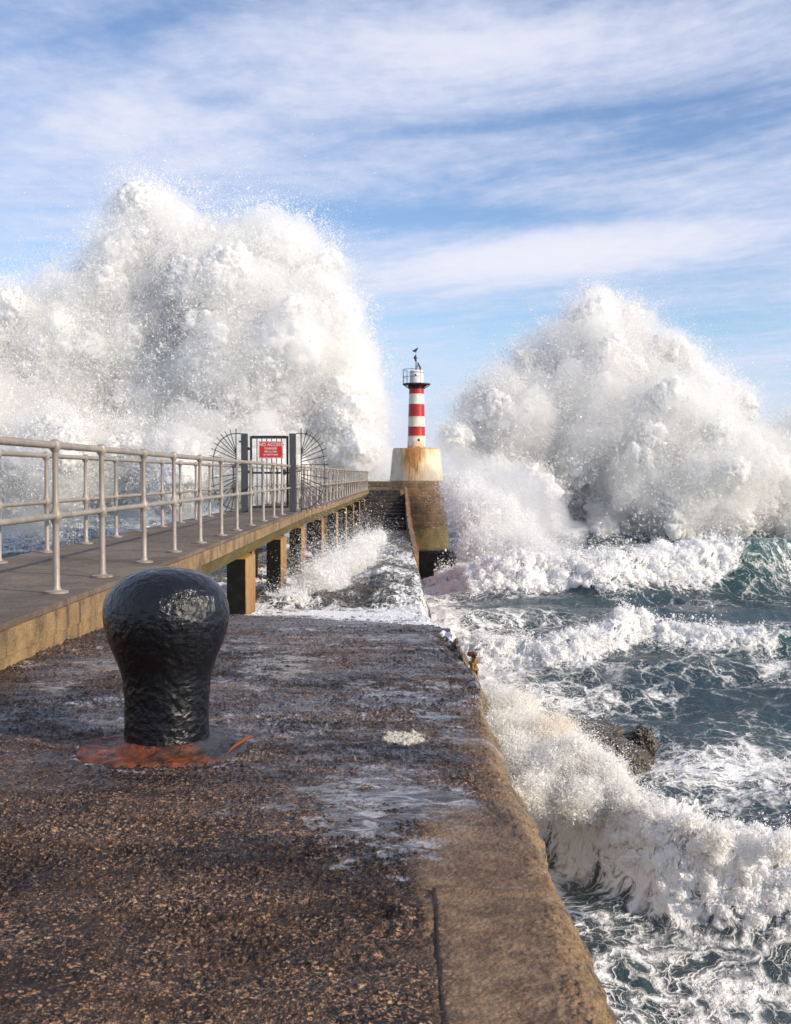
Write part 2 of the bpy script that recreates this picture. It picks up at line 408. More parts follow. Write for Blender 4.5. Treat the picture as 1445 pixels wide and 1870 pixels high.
M['steps'] = make_concrete('black_wet_stone', (0.024, 0.021, 0.019), (0.060, 0.047, 0.038), 2.5, dark=(0.007, 0.006, 0.006), stain=0.6, rough=0.75)
M['rock'] = make_concrete('wet_rock', (0.035, 0.03, 0.025), (0.10, 0.08, 0.055), 1.8, dark=(0.012, 0.011, 0.01), stain=0.6, rough=0.35)
M['rail'] = make_metal('galvanised_weathered_rail', (0.36, 0.315, 0.27), rust=0.42, rough=0.5, metallic=0.25, scale=14)
M['gate'] = make_metal('dark_painted_steel', (0.022, 0.023, 0.027), rust=0.15, rough=0.45)
M['gatepost'] = make_metal('grey_painted_steel', (0.055, 0.058, 0.065), rustc=(0.13, 0.035, 0.012), rust=0.45, rough=0.5, scale=3)
M['fan'] = make_metal('black_spike_steel', (0.02, 0.02, 0.022), rust=0.2, rough=0.5)
M['spray'] = make_spray('white_spray')
M['spray_cream'] = make_spray('cream_white_spray', (0.97, 0.965, 0.95), (0.96, 0.90, 0.79))
M['spray_far'] = make_spray('churned_white_water', (0.97, 0.965, 0.96), (0.92, 0.93, 0.91))
M['sea'] = make_sea_mat()

# ================================================================ SETTING
# ---- quay: height under the eye along the pier
QY = np.array([-6, 0, 6.0, 7.4, 8.7, 10, 15.6, 17.4, 22, 30, 45, 54, 80]); QH = np.array([1.10, 1.12, 1.13, 1.16, 1.21, 1.38, 2.0, 2.24, 2.5, 2.65, 2.75, 2.8, 2.8])
def quay_z(Y): return EYE - np.interp(Y, QY, QH)

def build_quay():
    ys = np.concatenate([np.linspace(-4, 1.5, 20)[:-1], np.exp(np.linspace(math.log(1.5), math.log(18.7), 1000))])
    XL, XE = -2.36, 0.342
    xs = np.linspace(XL, XE, 760)
    # over the edge: rounded arris then the face down to the sea
    arc = [(XE + 0.105 * math.sin(a), -0.105 * (1 - math.cos(a))) for a in np.linspace(0, R(78), 40)[1:]]
    face = [(arc[-1][0] + 0.02 + 0.05 * (k / 40) ** 1.0, arc[-1][1] - 5.9 * (k / 40) ** 1.6) for k in range(1, 41)]
    ox = np.array([a[0] for a in arc + face]); oz = np.array([a[1] for a in arc + face])
    Xb = np.concatenate([xs, ox]); Zb = np.concatenate([np.zeros(len(xs)), oz])
    Y, X = np.meshgrid(ys, Xb, indexing='ij'); ZO = np.broadcast_to(Zb, X.shape).copy()
    kr = 1 - .72 * sstep(3.8, 6.2, Y)          # the arris is worn round near the camera and sharp farther out
    XX0 = np.where(X > XE, XE + (X - XE) * kr, X) + (1 - kr) * .105 * sstep(-.4, XE, X); ZO = np.where(ZO > -.11, ZO * kr, ZO + (1 - kr) * .08)
    nc = len(Xb); side = np.zeros_like(X); side[:, len(xs) + 16:] = 1.0
    side = np.clip(side * 0.55 + sstep(0.36, 0.44, X) * 0.45, 0, 1)
    # texture of the worn surface
    wx = X + 0.02 * n2d(X * 20, Y * 20, 3); wy = Y + 0.02 * n2d(X * 20, Y * 20, 4)
    coarse = fbm2(wx * 1.6, wy * 1.1, 4, 0.55, 1)
    mid = fbm2(wx * 7, wy * 13, 4, 0.6, 5)
    grit = fbm2(wx * 50, wy * 75, 3, 0.6, 9)
    pebb = np.clip(fbm2(X * 48, Y * 82, 2, 0.5, 14), 0.12, 1) - 0.12
    lip = sstep(1.55, 2.9, Y) * 0
    smo = sstep(0.04, 0.13, X + 0.03 * n2d(Y * 3, X * 3, 6)) * (1 - sstep(3.0, 4.2, Y + 0.4 * n2d(X * 5, Y * 2, 7)))
    smo = np.maximum(smo, sstep(0.22, 0.40, X + 0.05 * n2d(Y * 4, X * 4, 8)) * (1 - sstep(4.5, 6.5, Y)) * 0.8)
    amp = np.maximum(1 - 0.75 * smo, sstep(.30, .37, X) * .8)
    pm = 0.35 + 1.1 * np.clip(0.5 + 1.1 * fbm2(X * 2.3, Y * 2.8, 4, .6, 33), 0, 1)
    peb2 = np.clip(fbm2(X * 110, Y * 120, 2, 0.5, 16), 0.10, 1) - 0.10
    h = 0.017 * coarse + 0.010 * mid * amp + 0.0036 * grit * amp + 0.015 * pebb * amp * pm + 0.009 * peb2 * amp * pm
    # puddles: water stands in the hollows
    pud = fbm2(X * 1.15 + 3, Y * 0.95, 3, 0.5, 22) + 0.32 * fbm2(X * 5, Y * 9, 4, .6, 26)
    def spot(x, y, rx, ry, a): return a * np.exp(-((X - x) / rx) ** 2 - ((Y - y) / ry) ** 2)
    bias = (spot(-0.12, 3.75, 0.42, 0.35, 0.42) + spot(-0.05, 3.2, 0.26, 0.14, 0.42) + spot(-1.15, 3.65, 0.16, 0.22, 0.6)
            + spot(-0.02, 7.6, 0.6, 1.5, 0.3) + spot(0.15, 4.4, .3, .3, .3) + spot(-1.0, 7.5, 0.8, 1.2, 0.25)
            - spot(-0.7, 2.5, 0.7, 0.5, 0.6) - smo * 0.3)
    level = -0.0070 + 0.017 * (pud * 0.9 + bias)
    wetz = np.maximum(h, level); depth = level - h
    wet = sstep(-0.001, 0.0022, depth)
    scum = sstep(-0.006, 0.004, depth) * sstep(0.0, 0.35, pud * 0.8 + bias)
    on = np.interp(X, [-2.4, -1.0, -.15, .3, .45], [16.3, 14.0, 11.4, 8.9, 8.2]) + .9 * fbm2(X * 1.6, Y * .6, 4, .6, 31)
    foam = sstep(-1.2, 1.2, Y - on) * (.80 + .8 * fbm2(X * 2.5, Y * 1.0, 4, .6, 35)) + .5 * sstep(.2, .46, X) * sstep(7.6, 8.8, Y)
    wet = np.maximum(wet, 0.55 * sstep(6.5, 10, Y)); wet = np.maximum(wet, .75 * sstep(.0, .3, fbm2(X * 1.4, Y * 2.2, 5, .62, 39)) * sstep(3.0, 4.6, Y) * (1 - smo))
    h = wetz
    # cracks round the smooth strip
    def groove(d_, w_, a): return -a * np.exp(-(d_ / w_) ** 2)
    jx = X - 0.098 - 0.006 * n2d(Y * 9, 0 * Y, 41)
    h += groove(jx, 0.0028, 0.006) * (Y < 2.95)
    jy = Y - 2.92 - 0.03 * n2d(X * 7, 0 * X, 42) + 0.1 * X
    h += groove(jy, 0.010, 0.012) * (X > -0.06)
    h += 0.014 * np.exp(-((X - 0.02) / 0.09) ** 2 - ((Y - 2.75) / 0.14) ** 2) * (1 + 1.2 * n2d(X * 40, Y * 30, 44))
    h += 0.012 * smo * (X > 0.098) * (Y < 2.92)
    patch = sstep(0.25, 0.45, np.exp(-((X - 0.02) / 0.085) ** 2 - ((Y - 4.62) / 0.10) ** 2) + 0.25 * n2d(X * 30, Y * 22, 45))
    h += patch * 0.004
    rust = np.exp(-((X + 0.94) / 0.40) ** 2 - ((Y - 4.42) / 0.30) ** 2) * 0.35
    rim = np.abs(np.hypot(X + .945, (Y - 4.5) * 1.0) - .375 - .02 * n2d(X * 9, Y * 9, 47)); scum = np.maximum(scum, .9 * sstep(.02, .35, fbm2(X * 1.6, Y * 2.6, 5, .62, 37)) * sstep(3.6, 5.5, Y)); scum = np.maximum(scum, np.exp(-(rim / .018) ** 2) * (Y < 4.5) * 1.3)
    # shallow hollow around the bollard footing
    h = h * 1.0
    # broken arris
    chip = fbm2(Y * 2.2, X * 3 + ZO * 1.5, 5, 0.6, 50)
    edge = sstep(0.10, 0.40, X) * (0.35 + 0.65 * sstep(4.0, 7, Y))
    chip2 = fbm2(Y * 9, X * 7, 4, .6, 52)
    h -= (np.clip(chip - 0.05, 0, 1) * 0.16 + np.clip(chip2 - .02, 0, 1) * .10 * sstep(4.2, 6.0, Y)) * edge * (1 - 0.55 * (ZO < -0.15))
    big = fbm2(Y * 1.3, ZO * 1.5 + X, 5, 0.55, 60)
    onside = sstep(0.0, 0.12, -ZO)
    blk = np.clip(fbm2(np.floor(Y * 5 + .8 * n2d(Y * 7, ZO * 9, 65)) * .37, np.floor(ZO * 7) * .41, 2, .5, 64), -.6, .6)
    XX = XX0 + onside * (0.05 * big + 0.022 * fbm2(Y * 12, ZO * 12, 4, .6, 61) + .07 * blk * sstep(4.5, 6.5, Y)) + 0.02 * fbm2(Y * 1.0, 0 * Y, 3, .5, 62) * sstep(0, .3, X) + .03 * sstep(4.5, 1.8, Y) * sstep(.1, .3, X)
    XX -= 0.05 * sstep(6.0, 8.5, Y) * 0.0
    # far corner of the quay rounds off at its right
    Z = quay_z(Y) + ZO + h * (1 - 0.6 * onside)
    me = np_mesh('quay', np.stack([XX, Y, Z], -1).reshape(-1, 3), grid_faces(len(ys), nc), True,
                 dict(wet=wet * (1 - onside), smooth=smo * (1 - onside), patch=patch, rust=rust * (1 - onside), side=side, foam=np.clip(foam * (1 - onside) + onside * sstep(8, 12, Y) * (.5 * np.exp(ZO / 1.2) + .25 * fbm2(Y * 2.2, ZO * .7, 4, .6, 68)), 0, 1.1), scum=scum * (1 - 0.4 * onside)))
    o = link('quay', me, M['quay']); tag(o, 'wet rough dark brown concrete quay with puddles in the foreground', 'quay', kind='structure')
build_quay()

# ---- lower pier swept by the sea, between the quay and the black steps
def build_lower_pier():
    ys = np.exp(np.linspace(math.log(18.3), math.log(56), 420))
    a = np.linspace(-4.6, 0.55, 300); arc = np.linspace(0, 1, 50)[1:]
    Xb = np.concatenate([a, 0.55 + 0.16 * np.minimum(arc * 5, 1) + 0.12 * arc]); Zb = np.concatenate([0 * a, -0.05 * np.minimum(arc * 5, 1) ** 2 - 4.9 * arc ** 1.4])
    Y, X = np.meshgrid(ys, Xb, indexing='ij'); ZO = np.broadcast_to(Zb, X.shape)
    on = sstep(0, .2, -ZO)
    hump = 0.32 * np.exp(-((Y - 27) / 4.5) ** 2 - ((X + 0.2) / 1.1) ** 2) + 0.35 * np.exp(-((Y - 38) / 5) ** 2 - ((X - .1) / 1.2) ** 2)
    h = hump + 0.16 * fbm2(X * 0.9, Y * 0.35, 5, .55, 70) + 0.05 * fbm2(X * 5, Y * 2.5, 4, .6, 75, 'billow') + .16 * fbm2(X * 1.3, Y * .55, 4, .6, 78, 'ridge') * sstep(30, 20, Y)
    h = h * sstep(18.3, 20, Y)
    Z = quay_z(Y) + ZO + h * (1 - on * .8)
    XX = X + on * 0.1 * fbm2(Y * .9, ZO * 1.4, 4, .6, 77) - .12 * sstep(24, 18.3, Y) * sstep(-.5, .4, X)
    # foam runs over it in sheets
    fl = fbm2(X * 1.1 + 0.15 * Y, Y * 0.33, 5, .6, 80)
    foam = 0.16 + 0.95 * fl + .35 * fbm2(X * .9 + Y * .35, Y * .5 - X * .5, 4, .6, 83, 'ridge') * sstep(34, 22, Y) - .1 + 0.8 * np.exp(-((Y - 18.3 - .5 * X) / 1.3) ** 2) + 0.35 * sstep(-1.0, -2.4, X) * sstep(36, 22, Y) - 0.12 * np.exp(-((Y - 28) / 5) ** 2 - ((X + .1) / .9) ** 2) - 0.4 * sstep(38, 50, Y) - 0.25 * on + .15 * np.exp(-((X - .45) / .2) ** 2)
    me = np_mesh('lower_pier', np.stack([XX, Y, Z], -1).reshape(-1, 3), grid_faces(len(ys), len(Xb)), True, dict(foam=np.clip(foam, 0, 1.1)))
    m, t, b, _ = material('sea_swept_stone'); p = pos(t); foam = t.attr('foam')
    pw = t.vadd(t.vmul(p, (1.5, 0.8, 1)), t.vmul(t.noise(p, 1.2, 4, .6, out=1), (1.2, 1.0, 0)))
    e = t.vor(pw, 2.2, 'DISTANCE_TO_EDGE'); e2 = t.vor(pw, 6.0, 'DISTANCE_TO_EDGE')
    wd = t.math('ADD', foam, t.math('MULTIPLY', t.math('SUBTRACT', t.noise(p, 1.6, 5, .7), .5), 1.0))
    f = t.math('MAXIMUM', t.ramp(t.math('SUBTRACT', t.math('MULTIPLY', wd, .3), e), -.03, .06), t.ramp(t.math('SUBTRACT', t.math('MULTIPLY', wd, .36), e2), -.03, .08))
    f = t.math('MAXIMUM', f, t.ramp(wd, .75, 1.1))
    st = t.mix(t.ramp(t.noise(p, 1.5, 6, .65), .38, .62), (0.015, 0.014, 0.014), (0.085, 0.056, 0.022))
    t.put(b.inputs['Base Color'], t.mix(f, st, (0.85, 0.85, 0.84)))
    t.put(b.inputs['Roughness'], t.ramp(f, 0, 1, 0.15, 0.85))
    t.put(b.inputs['Normal'], t.bump(t.math('ADD', t.noise(t.vmul(p, (1.4, .6, 1)), 5, 7, .7), t.math('MULTIPLY', f, .4)), 1.0, .16))
    M['swept'] = m
    o = link('lower_pier', me, m); tag(o, 'sea swept lower stretch of the pier, foam sheeting over dark stone', 'pier', kind='structure')
build_lower_pier()
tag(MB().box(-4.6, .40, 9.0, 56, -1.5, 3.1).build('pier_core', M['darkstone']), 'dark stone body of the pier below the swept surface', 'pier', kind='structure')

# ---- sea
def crest(X, Y, xs, yc, hs, front, back):
    """one breaking wave: crest line yc(x), height hs(x), steep front towards the camera"""
    c = np.interp(X, xs, yc); h = np.interp(X, xs, hs)
    u = Y - c + 0.35 * front * n2d(X * 0.9 / max(front, .6), Y * 0.2, 90)
    s = np.where(u < 0, np.exp(-(u / front) ** 2), np.exp(-(u / back) ** 2))
    return h * s, s, u
def sea_height(X, Y):
    rs = np.random.RandomState(5)
    z = 0 * X
    for k in range(46):
        L = 2.0 * 1.085 ** k * (0.9 + 0.2 * rs.rand()); th = rs.normal(R(100), R(26)); a = 0.011 * L ** 0.62 * (0.6 + .8 * rs.rand())
        q = 2 * math.pi / L * (X * math.cos(th) + Y * math.sin(th)) + rs.rand() * 6.28
        z = z + a * (np.sin(q) + 0.22 * np.cos(2 * q))
    z = z * (1 - 0.25 * sstep(300, 3000, Y))
    z = z + 0.10 * fbm2(X * 0.8, Y * 0.6, 5, 0.55, 100, 'ridge')
    near = 1 - sstep(60, 140, Y)
    A, sA, uA = crest(X, Y, [-5, 1.5, 2.3, 3.2, 4, 5.1, 7, 12, 40], [24, 24, 22.6, 19.6, 17.4, 16.4, 15.6, 14.5, 12], [0, .6, 1.35, 1.25, 1.05, 0.95, .9, .7, .3], 1.0, 1.9)
    B, sB, uB = crest(X, Y, [-9, 1, 2.2, 4.6, 6.4, 7.7, 8.7, 11, 16, 40], [36, 36, 35.4, 33.6, 34.6, 35.6, 35, 34.4, 35, 38], [0, .2, .6, .7, 1.0, 1.45, 1.0, .75, .6, .3], 1.2, 2.6)
    C, sC, uC = crest(X, Y, [-60, 1, 3.5, 6, 9, 12, 15, 18, 24, 60], [58, 57, 54, 53, 53.2, 54, 55, 56, 58, 64], [.3, .5, 1.3, 1.7, 1.75, 1.8, 2.1, 2.4, 1.9, 1.2], 2.3, 5.5)
    D, sD, uD = crest(X, Y, [-200, 5, 30, 200], [84, 80, 78, 80], [.9, .8, 1.1, .9], 4, 7)
    E_, sE, uE = crest(X, Y, [-200, 0, 200], [104, 101, 106], [1.0, 1.2, 1.0], 5, 9)
    lump = fbm2(X * 1.5, Y * 1.5, 5, 0.62, 110, 'billow'); lump2 = fbm2(X * 4.0, Y * 4.0, 4, 0.6, 120, 'billow')
    fw = (np.clip(sA * 1.2, 0, 1) * (uA < 1.2) * 1.0 * sstep(-1, 3, X) + np.clip(sB * 1.1, 0, 1) * (uB < 1.0) * sstep(0, 3, X) * sstep(12.5, 9.5, X) + np.clip(sC * 1.15, 0, 1) * (uC < 1.6) * sstep(1, 4, X) * sstep(17.2, 15.6, X + .8 * np.sin(Y)))
    fw = np.clip(fw, 0, 1)
    z = z * (1 - 0.4 * np.clip(fw, 0, 1)) + A + B + C + D + E_
    z = z + fw * (0.24 * lump + 0.13 * lump2)
    rk = np.exp(-((X - 5.0) / 1.5) ** 2 - ((Y - 25.6) / 1.2) ** 2)
    z = z - 0.12 * rk
    # foam
    spread = fbm2(X * 0.28 + 2, Y * 0.16, 4, .6, 130); st2 = fbm2(X * .7, Y * 0.5, 4, .6, 135)
    foam = 0.17 + 0.34 * spread + 0.22 * st2
    foam = foam + 0.26 * sstep(22, 14, Y) - 0.13 * sstep(25, 30, Y) * sstep(34, 31, Y) * sstep(4, 7, X)
    foam = foam - 0.16 * sstep(60, 90, Y) + 0.55 * np.exp(-((X - 1.8) / 2.2) ** 2) * sstep(20, 26, Y) * sstep(62, 50, Y)
    foam = foam + 0.5 * np.exp(-((X - 2.4) / 1.6) ** 2 - ((Y - 22) / 4) ** 2) + .5 * np.exp(-((X - 7.6) / 1.8) ** 2 - ((Y - 24.6) / 1.6) ** 2) + .35 * rk
    foam = foam + fw * 1.0
    foam = foam - 0.5 * np.exp(-((Y - 46.3) / 1.6) ** 2) * sstep(2, 6, X)
    foam = foam + 0.5 * sstep(0.9, 1.6, D + E_ + 0.5 * spread)
    foam = foam + 0.4 * sstep(-3, -14, X) * sstep(75, 95, Y)
    foam = foam + 0.45 * np.exp(-((Y - 107) / 12) ** 2) * sstep(3, 10, X)
    thin = np.clip(sC * (uC < .5) * sstep(14.5, 16.5, X) + 0.6 * sB * sstep(9.0, 11, X) + .25 * sB, 0, 1)
    return z, np.clip(foam, 0, 1.25), thin, fw
def build_sea():
    ys = np.concatenate([np.linspace(3, 11.5, 30)[:-1], np.exp(np.linspace(math.log(11.5), math.log(150), 980)), np.exp(np.linspace(math.log(151), math.log(15000), 160))])
    u = np.linspace(-1, 1, 1000); rr = 0.50 * u + 0.9 * np.sign(u) * np.abs(u) ** 7
    # finer on the right of the pier, where the near sea shows
    Y, U = np.meshgrid(ys, rr, indexing='ij'); X = U * (Y + 3)
    z, foam, thin, fw = sea_height(X, Y)
    # churned faces of the breakers: lumps push out of the slope, not only up
    k = fw > 0.04
    xk, yk, zk, fk = X[k], Y[k], z[k], fw[k]
    sc = np.clip(yk / 34, .55, 1.6)
    l3 = fbm3(xk * 1.7 / sc, yk * 1.7 / sc, zk * 2.2 / sc, 5, .62, 'billow'); l4 = fbm3(xk * 2.1 / sc + 9, yk * 2.1 / sc, zk * 2.6 / sc + 5, 5, .62, 'billow')
    Y[k] = yk - fk * sc * (.55 * l3 + .1); X[k] = xk + fk * sc * .3 * l4; z[k] = zk + fk * sc * .30 * l4
    me = np_mesh('sea', np.stack([X, Y, z], -1).reshape(-1, 3), grid_faces(len(ys), len(rr)), True, dict(foam=foam, thin=thin))
    o = link('sea', me, M['sea']); tag(o, 'rough slate blue sea laced with white foam', 'sea', kind='structure')
build_sea()

# ================================================================ WALKWAY
DECK = EYE - 0.87
def rail_x(Y): return float(np.interp(Y, [-10, 28, 35, 69, 90], [-2.5, -2.5, -2.27, -1.72, -1.45]))
WYS = list(np.arange(-4, 70.1, 1.0))
def strip(prof, ys, jitter=0.0):
    """sweep a closed (dx, z) profile along the walkway"""
    mb = MB(); bm = mb.bm; rings = []
    for y in ys:
        rx = rail_x(y)
        rings.append([bm.verts.new((rx + q[0], y, q[1])) for q in prof])
    n = len(prof)
    for i in range(len(rings) - 1):
        for k in range(n): bm.faces.new((rings[i][k], rings[i][(k + 1) % n], rings[i + 1][(k + 1) % n], rings[i + 1][k]))
    bm.faces.new(rings[0][::-1]); bm.faces.new(rings[-1])
    return mb
walk = tag(empty('walkway', (-3.2, 13, DECK)), 'raised concrete footbridge on pillars running out along the pier', 'walkway')
def wl(mb, name, mat, smooth=False):
    o = mb.build(name, mat, walk, smooth); o.location = -walk.location; return o
# deck, with real joints between bays
dk = MB()
y = -4.0
while y < 69.5:
    y2 = min(y + 2.35, 70)
    a0, a1 = rail_x(y + .006), rail_x(y2 - .006)
    bm = dk.bm
    vs = [bm.verts.new(c) for c in ((a0 - 1.62, y + .006, DECK - .04), (a0 + .19, y + .006, DECK - .04), (a1 + .19, y2 - .006, DECK - .04), (a1 - 1.62, y2 - .006, DECK - .04),
                                    (a0 - 1.62, y + .006, DECK), (a0 + .19, y + .006, DECK), (a1 + .19, y2 - .006, DECK), (a1 - 1.62, y2 - .006, DECK))]
    for q in ((0, 3, 2, 1), (4, 5, 6, 7), (0, 1, 5, 4), (1, 2, 6, 5), (2, 3, 7, 6), (3, 0, 4, 7)): bm.faces.new([vs[k] for k in q])
    y = y2
wl(dk, 'deck', M['walk_top'])
wl(strip([(-1.65, DECK - .043), (.205, DECK - .043), (.205, DECK - .20), (-1.65, DECK - .20)], WYS), 'edge_slab', M['fascia'])
wl(strip([(-1.66, DECK - .204), (.19, DECK - .204), (.155, DECK - .24), (.02, DECK - .44), (-1.35, DECK - .44)], [q for q in WYS if q >= 13]), 'beam', M['beam'])
# solid abutment where the walkway leaves the quay
wl(strip([(-1.64, DECK - .203), (.19, DECK - .203), (.19, 3.6), (-1.64, 3.6)], [q for q in WYS if q <= 13]), 'abutment', M['fascia'])
M['pillar_shade'] = plain_mat('painted_shade_concrete', (0.010, 0.010, 0.010))  # near-black colour stands in for shade on the pillar fronts
for k in range(9):
    y0 = (17.2, 22.5, 27.4, 32.5, 38.2, 43.5, 49, 54.5, 60)[k]
    rx = rail_x(y0 + .6)
    for sgn, xo in ((1, rx - 0.01), (-1, rx - 1.25)) if k > 1 else ((1, rx - .01),):
        mb = MB(); mb.box(xo - .15, xo + .15, y0, y0 + 1.2, 1.5, DECK - .443, 0.015)
        p_ = wl(mb, 'pillar', M['pillar'])
        fm = MB(); fm.box(xo - .148, xo + .146, y0 - .004, y0 - .0015, 1.5, DECK - .45)  # thin sheet painting the shade onto the pillar's camera-facing side
        f_ = fm.build('painted_shade_face', M['pillar_shade'], p_)

# ---- railings
def railing(off, ys, label, knob0=None):
    root = tag(empty('railing', (rail_x(ys[0]) + off, ys[0], DECK)), label, 'railing', 'tubular railings of the footbridge')
    L = Vector(root.location)
    def add(mb, name): return mb.build(name, M['rail'], root, True, loc=-L)
    for y in ys:
        x = rail_x(y) + off; mb = MB()
        seg = 14 if y < 24 else 8
        mb.lathe([(.088, 0.002), (.088, .018), (.04, .026), (.027, .05), (.024, .50), (.030, .525), (.043, .545), (.047, .57), (.043, .595), (.03, .615), (.023, .64), (.021, 1.03), (.028, 1.045), (.040, 1.06), (.046, 1.088), (.040, 1.118), (.018, 1.134)],
                 (x, y, DECK), seg)
        add(mb, 'post')
    seg = 12
    for z, r_, nm in ((1.09, .0275, 'top_rail'), (.57, .024, 'middle_rail')):
        mb = MB(); mb.tube([(rail_x(y) + off, y, DECK + z) for y in ys], r_, seg); add(mb, nm)
    return root
near_ys = [5.0, 6.5, 8.05, 9.32, 10.87, 12.35, 14.0, 15.7, 17.25, 18.9, 20.7, 22.5, 24.1] + [26.3 + 1.6 * k for k in range(27)]
far_ys = [6.2, 7.7, 9.25, 10.8, 12.3, 13.85, 15.35, 16.9, 18.4, 19.95, 21.5, 23.1, 24.7] + [26.5 + 1.6 * k for k in range(27)]
railing(0.0, near_ys, 'cream grey tubular railing along the pier side of the footbridge, nearer the bollard')
railing(-1.42, far_ys, 'cream grey tubular railing along the far open sea side of the footbridge')

# ---- gate with spiked fans
GY = 26.0; GC = -2.5 - 0.71
gx0 = at(447, 900, GY)[0]; gx1 = at(535, 900, GY)[0]
gate = tag(empty('gate', ((gx0 + gx1) / 2, GY, DECK)), 'tall dark barred steel gate with spiked fans at both sides closing the footbridge', 'gate')
def ga(mb, name, mat, smooth=False, parent=None):
    if parent is None:
        return mb.build(name, mat, gate, smooth, loc=-gate.location)
    return mb.build(name, mat, parent, smooth)
GH = 1.86
for sx_, pw in ((gx0, .075), (gx1, .075)):
    mb = MB(); mb.box(sx_ - pw, sx_ + pw, GY - .07, GY + .07, DECK, DECK + GH, .008)
    mb.box(sx_ - pw - .02, sx_ + pw + .02, GY - .09, GY + .09, DECK + .001, DECK + .015)
    ga(mb, 'gate_post', M['gatepost'])
lx0, lx1 = gx0 + .13, gx1 - .10
fr = MB()
for (a, b_, c_, d_) in ((lx0, lx0 + .05, .10, 1.80), (lx1 - .05, lx1, .10, 1.80)): fr.box(a, b_, GY - .025, GY + .025, DECK + c_, DECK + d_)
for zc, th in ((.12, .05), (.93, .05), (1.775, .07)): fr.box(lx0 + .051, lx1 - .051, GY - .022, GY + .022, DECK + zc - th / 2, DECK + zc + th / 2)
frame = ga(fr, 'leaf_frame', M['gate'])
for k in range(6):
    x = lx0 + .05 + (lx1 - lx0 - .10) * (k + 1) / 7
    mb = MB(); mb.box(x - .010, x + .010, GY - .009, GY + .009, DECK + .146, DECK + .903); mb.box(x - .010, x + .010, GY - .009, GY + .009, DECK + .957, DECK + 1.738)
    ga(mb, 'bar', M['gate'], False, frame)
for zc in (1.50, .95):
    mb = MB(); mb.box(gx0 + .078, lx0 - .003, GY - .03, GY + .03, DECK + zc - .035, DECK + zc + .035, .01); ga(mb, 'hinge', M['gate'])
    mb = MB(); mb.box(gx0 - .13, gx0 - .078, GY - .02, GY + .02, DECK + zc + .15, DECK + zc + .19); ga(mb, 'bolt', M['gate'])
mb = MB(); mb.box(lx1 - .16, lx1 - .055, GY - .05, GY - .027, DECK + .88, DECK + 1.0, .008); mb.box(lx1 + .004, gx1 - .078, GY - .018, GY + .018, DECK + .92, DECK + .96)
ga(mb, 'lock', M['gate'])
def fan(sgn):
    mb = MB(); bx = (gx0 if sgn < 0 else gx1) + sgn * .20
    rx, top, bot = 0.56, DECK + 1.86, DECK + .06
    cz = (top + bot) / 2; rz = (top - bot) / 2
    mb.tube([(bx, GY, DECK + 0.0), (bx, GY, top + .12)], .014, 6)
    # hoop: level shoulder, then a long D bend
    hoop = [((gx0 if sgn < 0 else gx1) + sgn * .076, GY, top)] + [(bx + sgn * rx * math.sin(a), GY, cz + rz * (1 if math.cos(a) > 0 else -1) * abs(math.cos(a)) ** .75) for a in np.linspace(0.02, math.pi - .02, 26)]
    mb.tube(hoop, .012, 6)
    for k in range(1, 17):
        a = math.pi * k / 17
        ex = bx + sgn * (rx + .09) * math.sin(a) ** .9; ez = cz + (rz + .10) * (1 if math.cos(a) > 0 else -1) * abs(math.cos(a)) ** .75
        sz = cz + (ez - cz) * 0.36 * (1 if ez > cz else 1.0) + (.10 if ez > cz else -.0)
        mb.tube([(bx, GY, sz), (ex, GY, ez)], [.011, .009], 5)
    for zc in (top, cz, bot + .15): mb.tube([((gx0 if sgn < 0 else gx1) + sgn * .077, GY, zc), (bx, GY, zc)], .009, 6)
    ga(mb, 'spiked_fan', M['fan'])
fan(-1); fan(1)

def plain(name, col, rough=.5, metallic=0.0, speck=0.1):
    m, t, b, _ = material(name); p = pos(t)
    n = t.noise(p, 20, 5, .65)
    t.put(b.inputs['Base Color'], t.mix(t.ramp(n, .3, .75), col, tuple(c * (1 - speck * 3) for c in col)))
    b.inputs['Roughness'].default_value = rough; b.inputs['Metallic'].default_value = metallic
    return m
M['signred'] = plain('weathered_red_sign', (0.56, 0.018, 0.02), .4)
M['signwhite'] = plain('faded_white_lettering', (0.78, 0.62, 0.60), .5)
s0 = at(472.5, 836.5, GY - .06); s1 = at(516.5, 806, GY - .06)
sign = tag(empty('warning_sign', ((s0[0] + s1[0]) / 2, GY - .03, s0[2])), 'red warning sign with white lettering bolted on the gate bars', 'sign')
sw, sh = s1[0] - s0[0], s1[2] - s0[2]
MB().box(-sw / 2, sw / 2, -.012, 0, 0, sh, .004).build('panel', M['signred'], sign, loc=(0, 0, 0))
bd = MB()
for (a, b_, c_, d_) in ((-sw / 2 + .01, sw / 2 - .01, .010, .018), (-sw / 2 + .01, sw / 2 - .01, sh - .018, sh - .010), (-sw / 2 + .01, -sw / 2 + .018, .019, sh - .019), (sw / 2 - .018, sw / 2 - .01, .019, sh - .019)):
    bd.box(a, b_, -.0145, -.0125, c_, d_)
bd.build('border', M['signwhite'], sign)
for body, size, z in (('NO ACCESS', .105, .285), ('DANGER', .072, .205), ('PIER CLOSED', .052, .135), ('IN HEAVY SEAS', .050, .065)):
    cu = bpy.data.curves.new('lettering', 'FONT'); cu.body = body; cu.size = size; cu.extrude = .001; cu.align_x = 'CENTER'; cu.offset = .0016
    tmp = bpy.data.objects.new('lettering_curve', cu); COL.objects.link(tmp); bpy.context.view_layer.update()
    lm = bpy.data.meshes.new_from_object(tmp); bpy.data.objects.remove(tmp)
    o = bpy.data.objects.new('lettering', lm); COL.objects.link(o); lm.materials.clear(); lm.materials.append(M['signwhite']); o.parent = sign
    o.rotation_euler = (R(90), 0, 0); o.location = (0, -.0155, z)
for x, z in ((sw / 2 + .012, .09), (sw / 2 + .012, sh - .08)): MB().tube([(x, -.014, z), (x, .004, z)], .012, 8).build('fixing', M['gate'], sign)

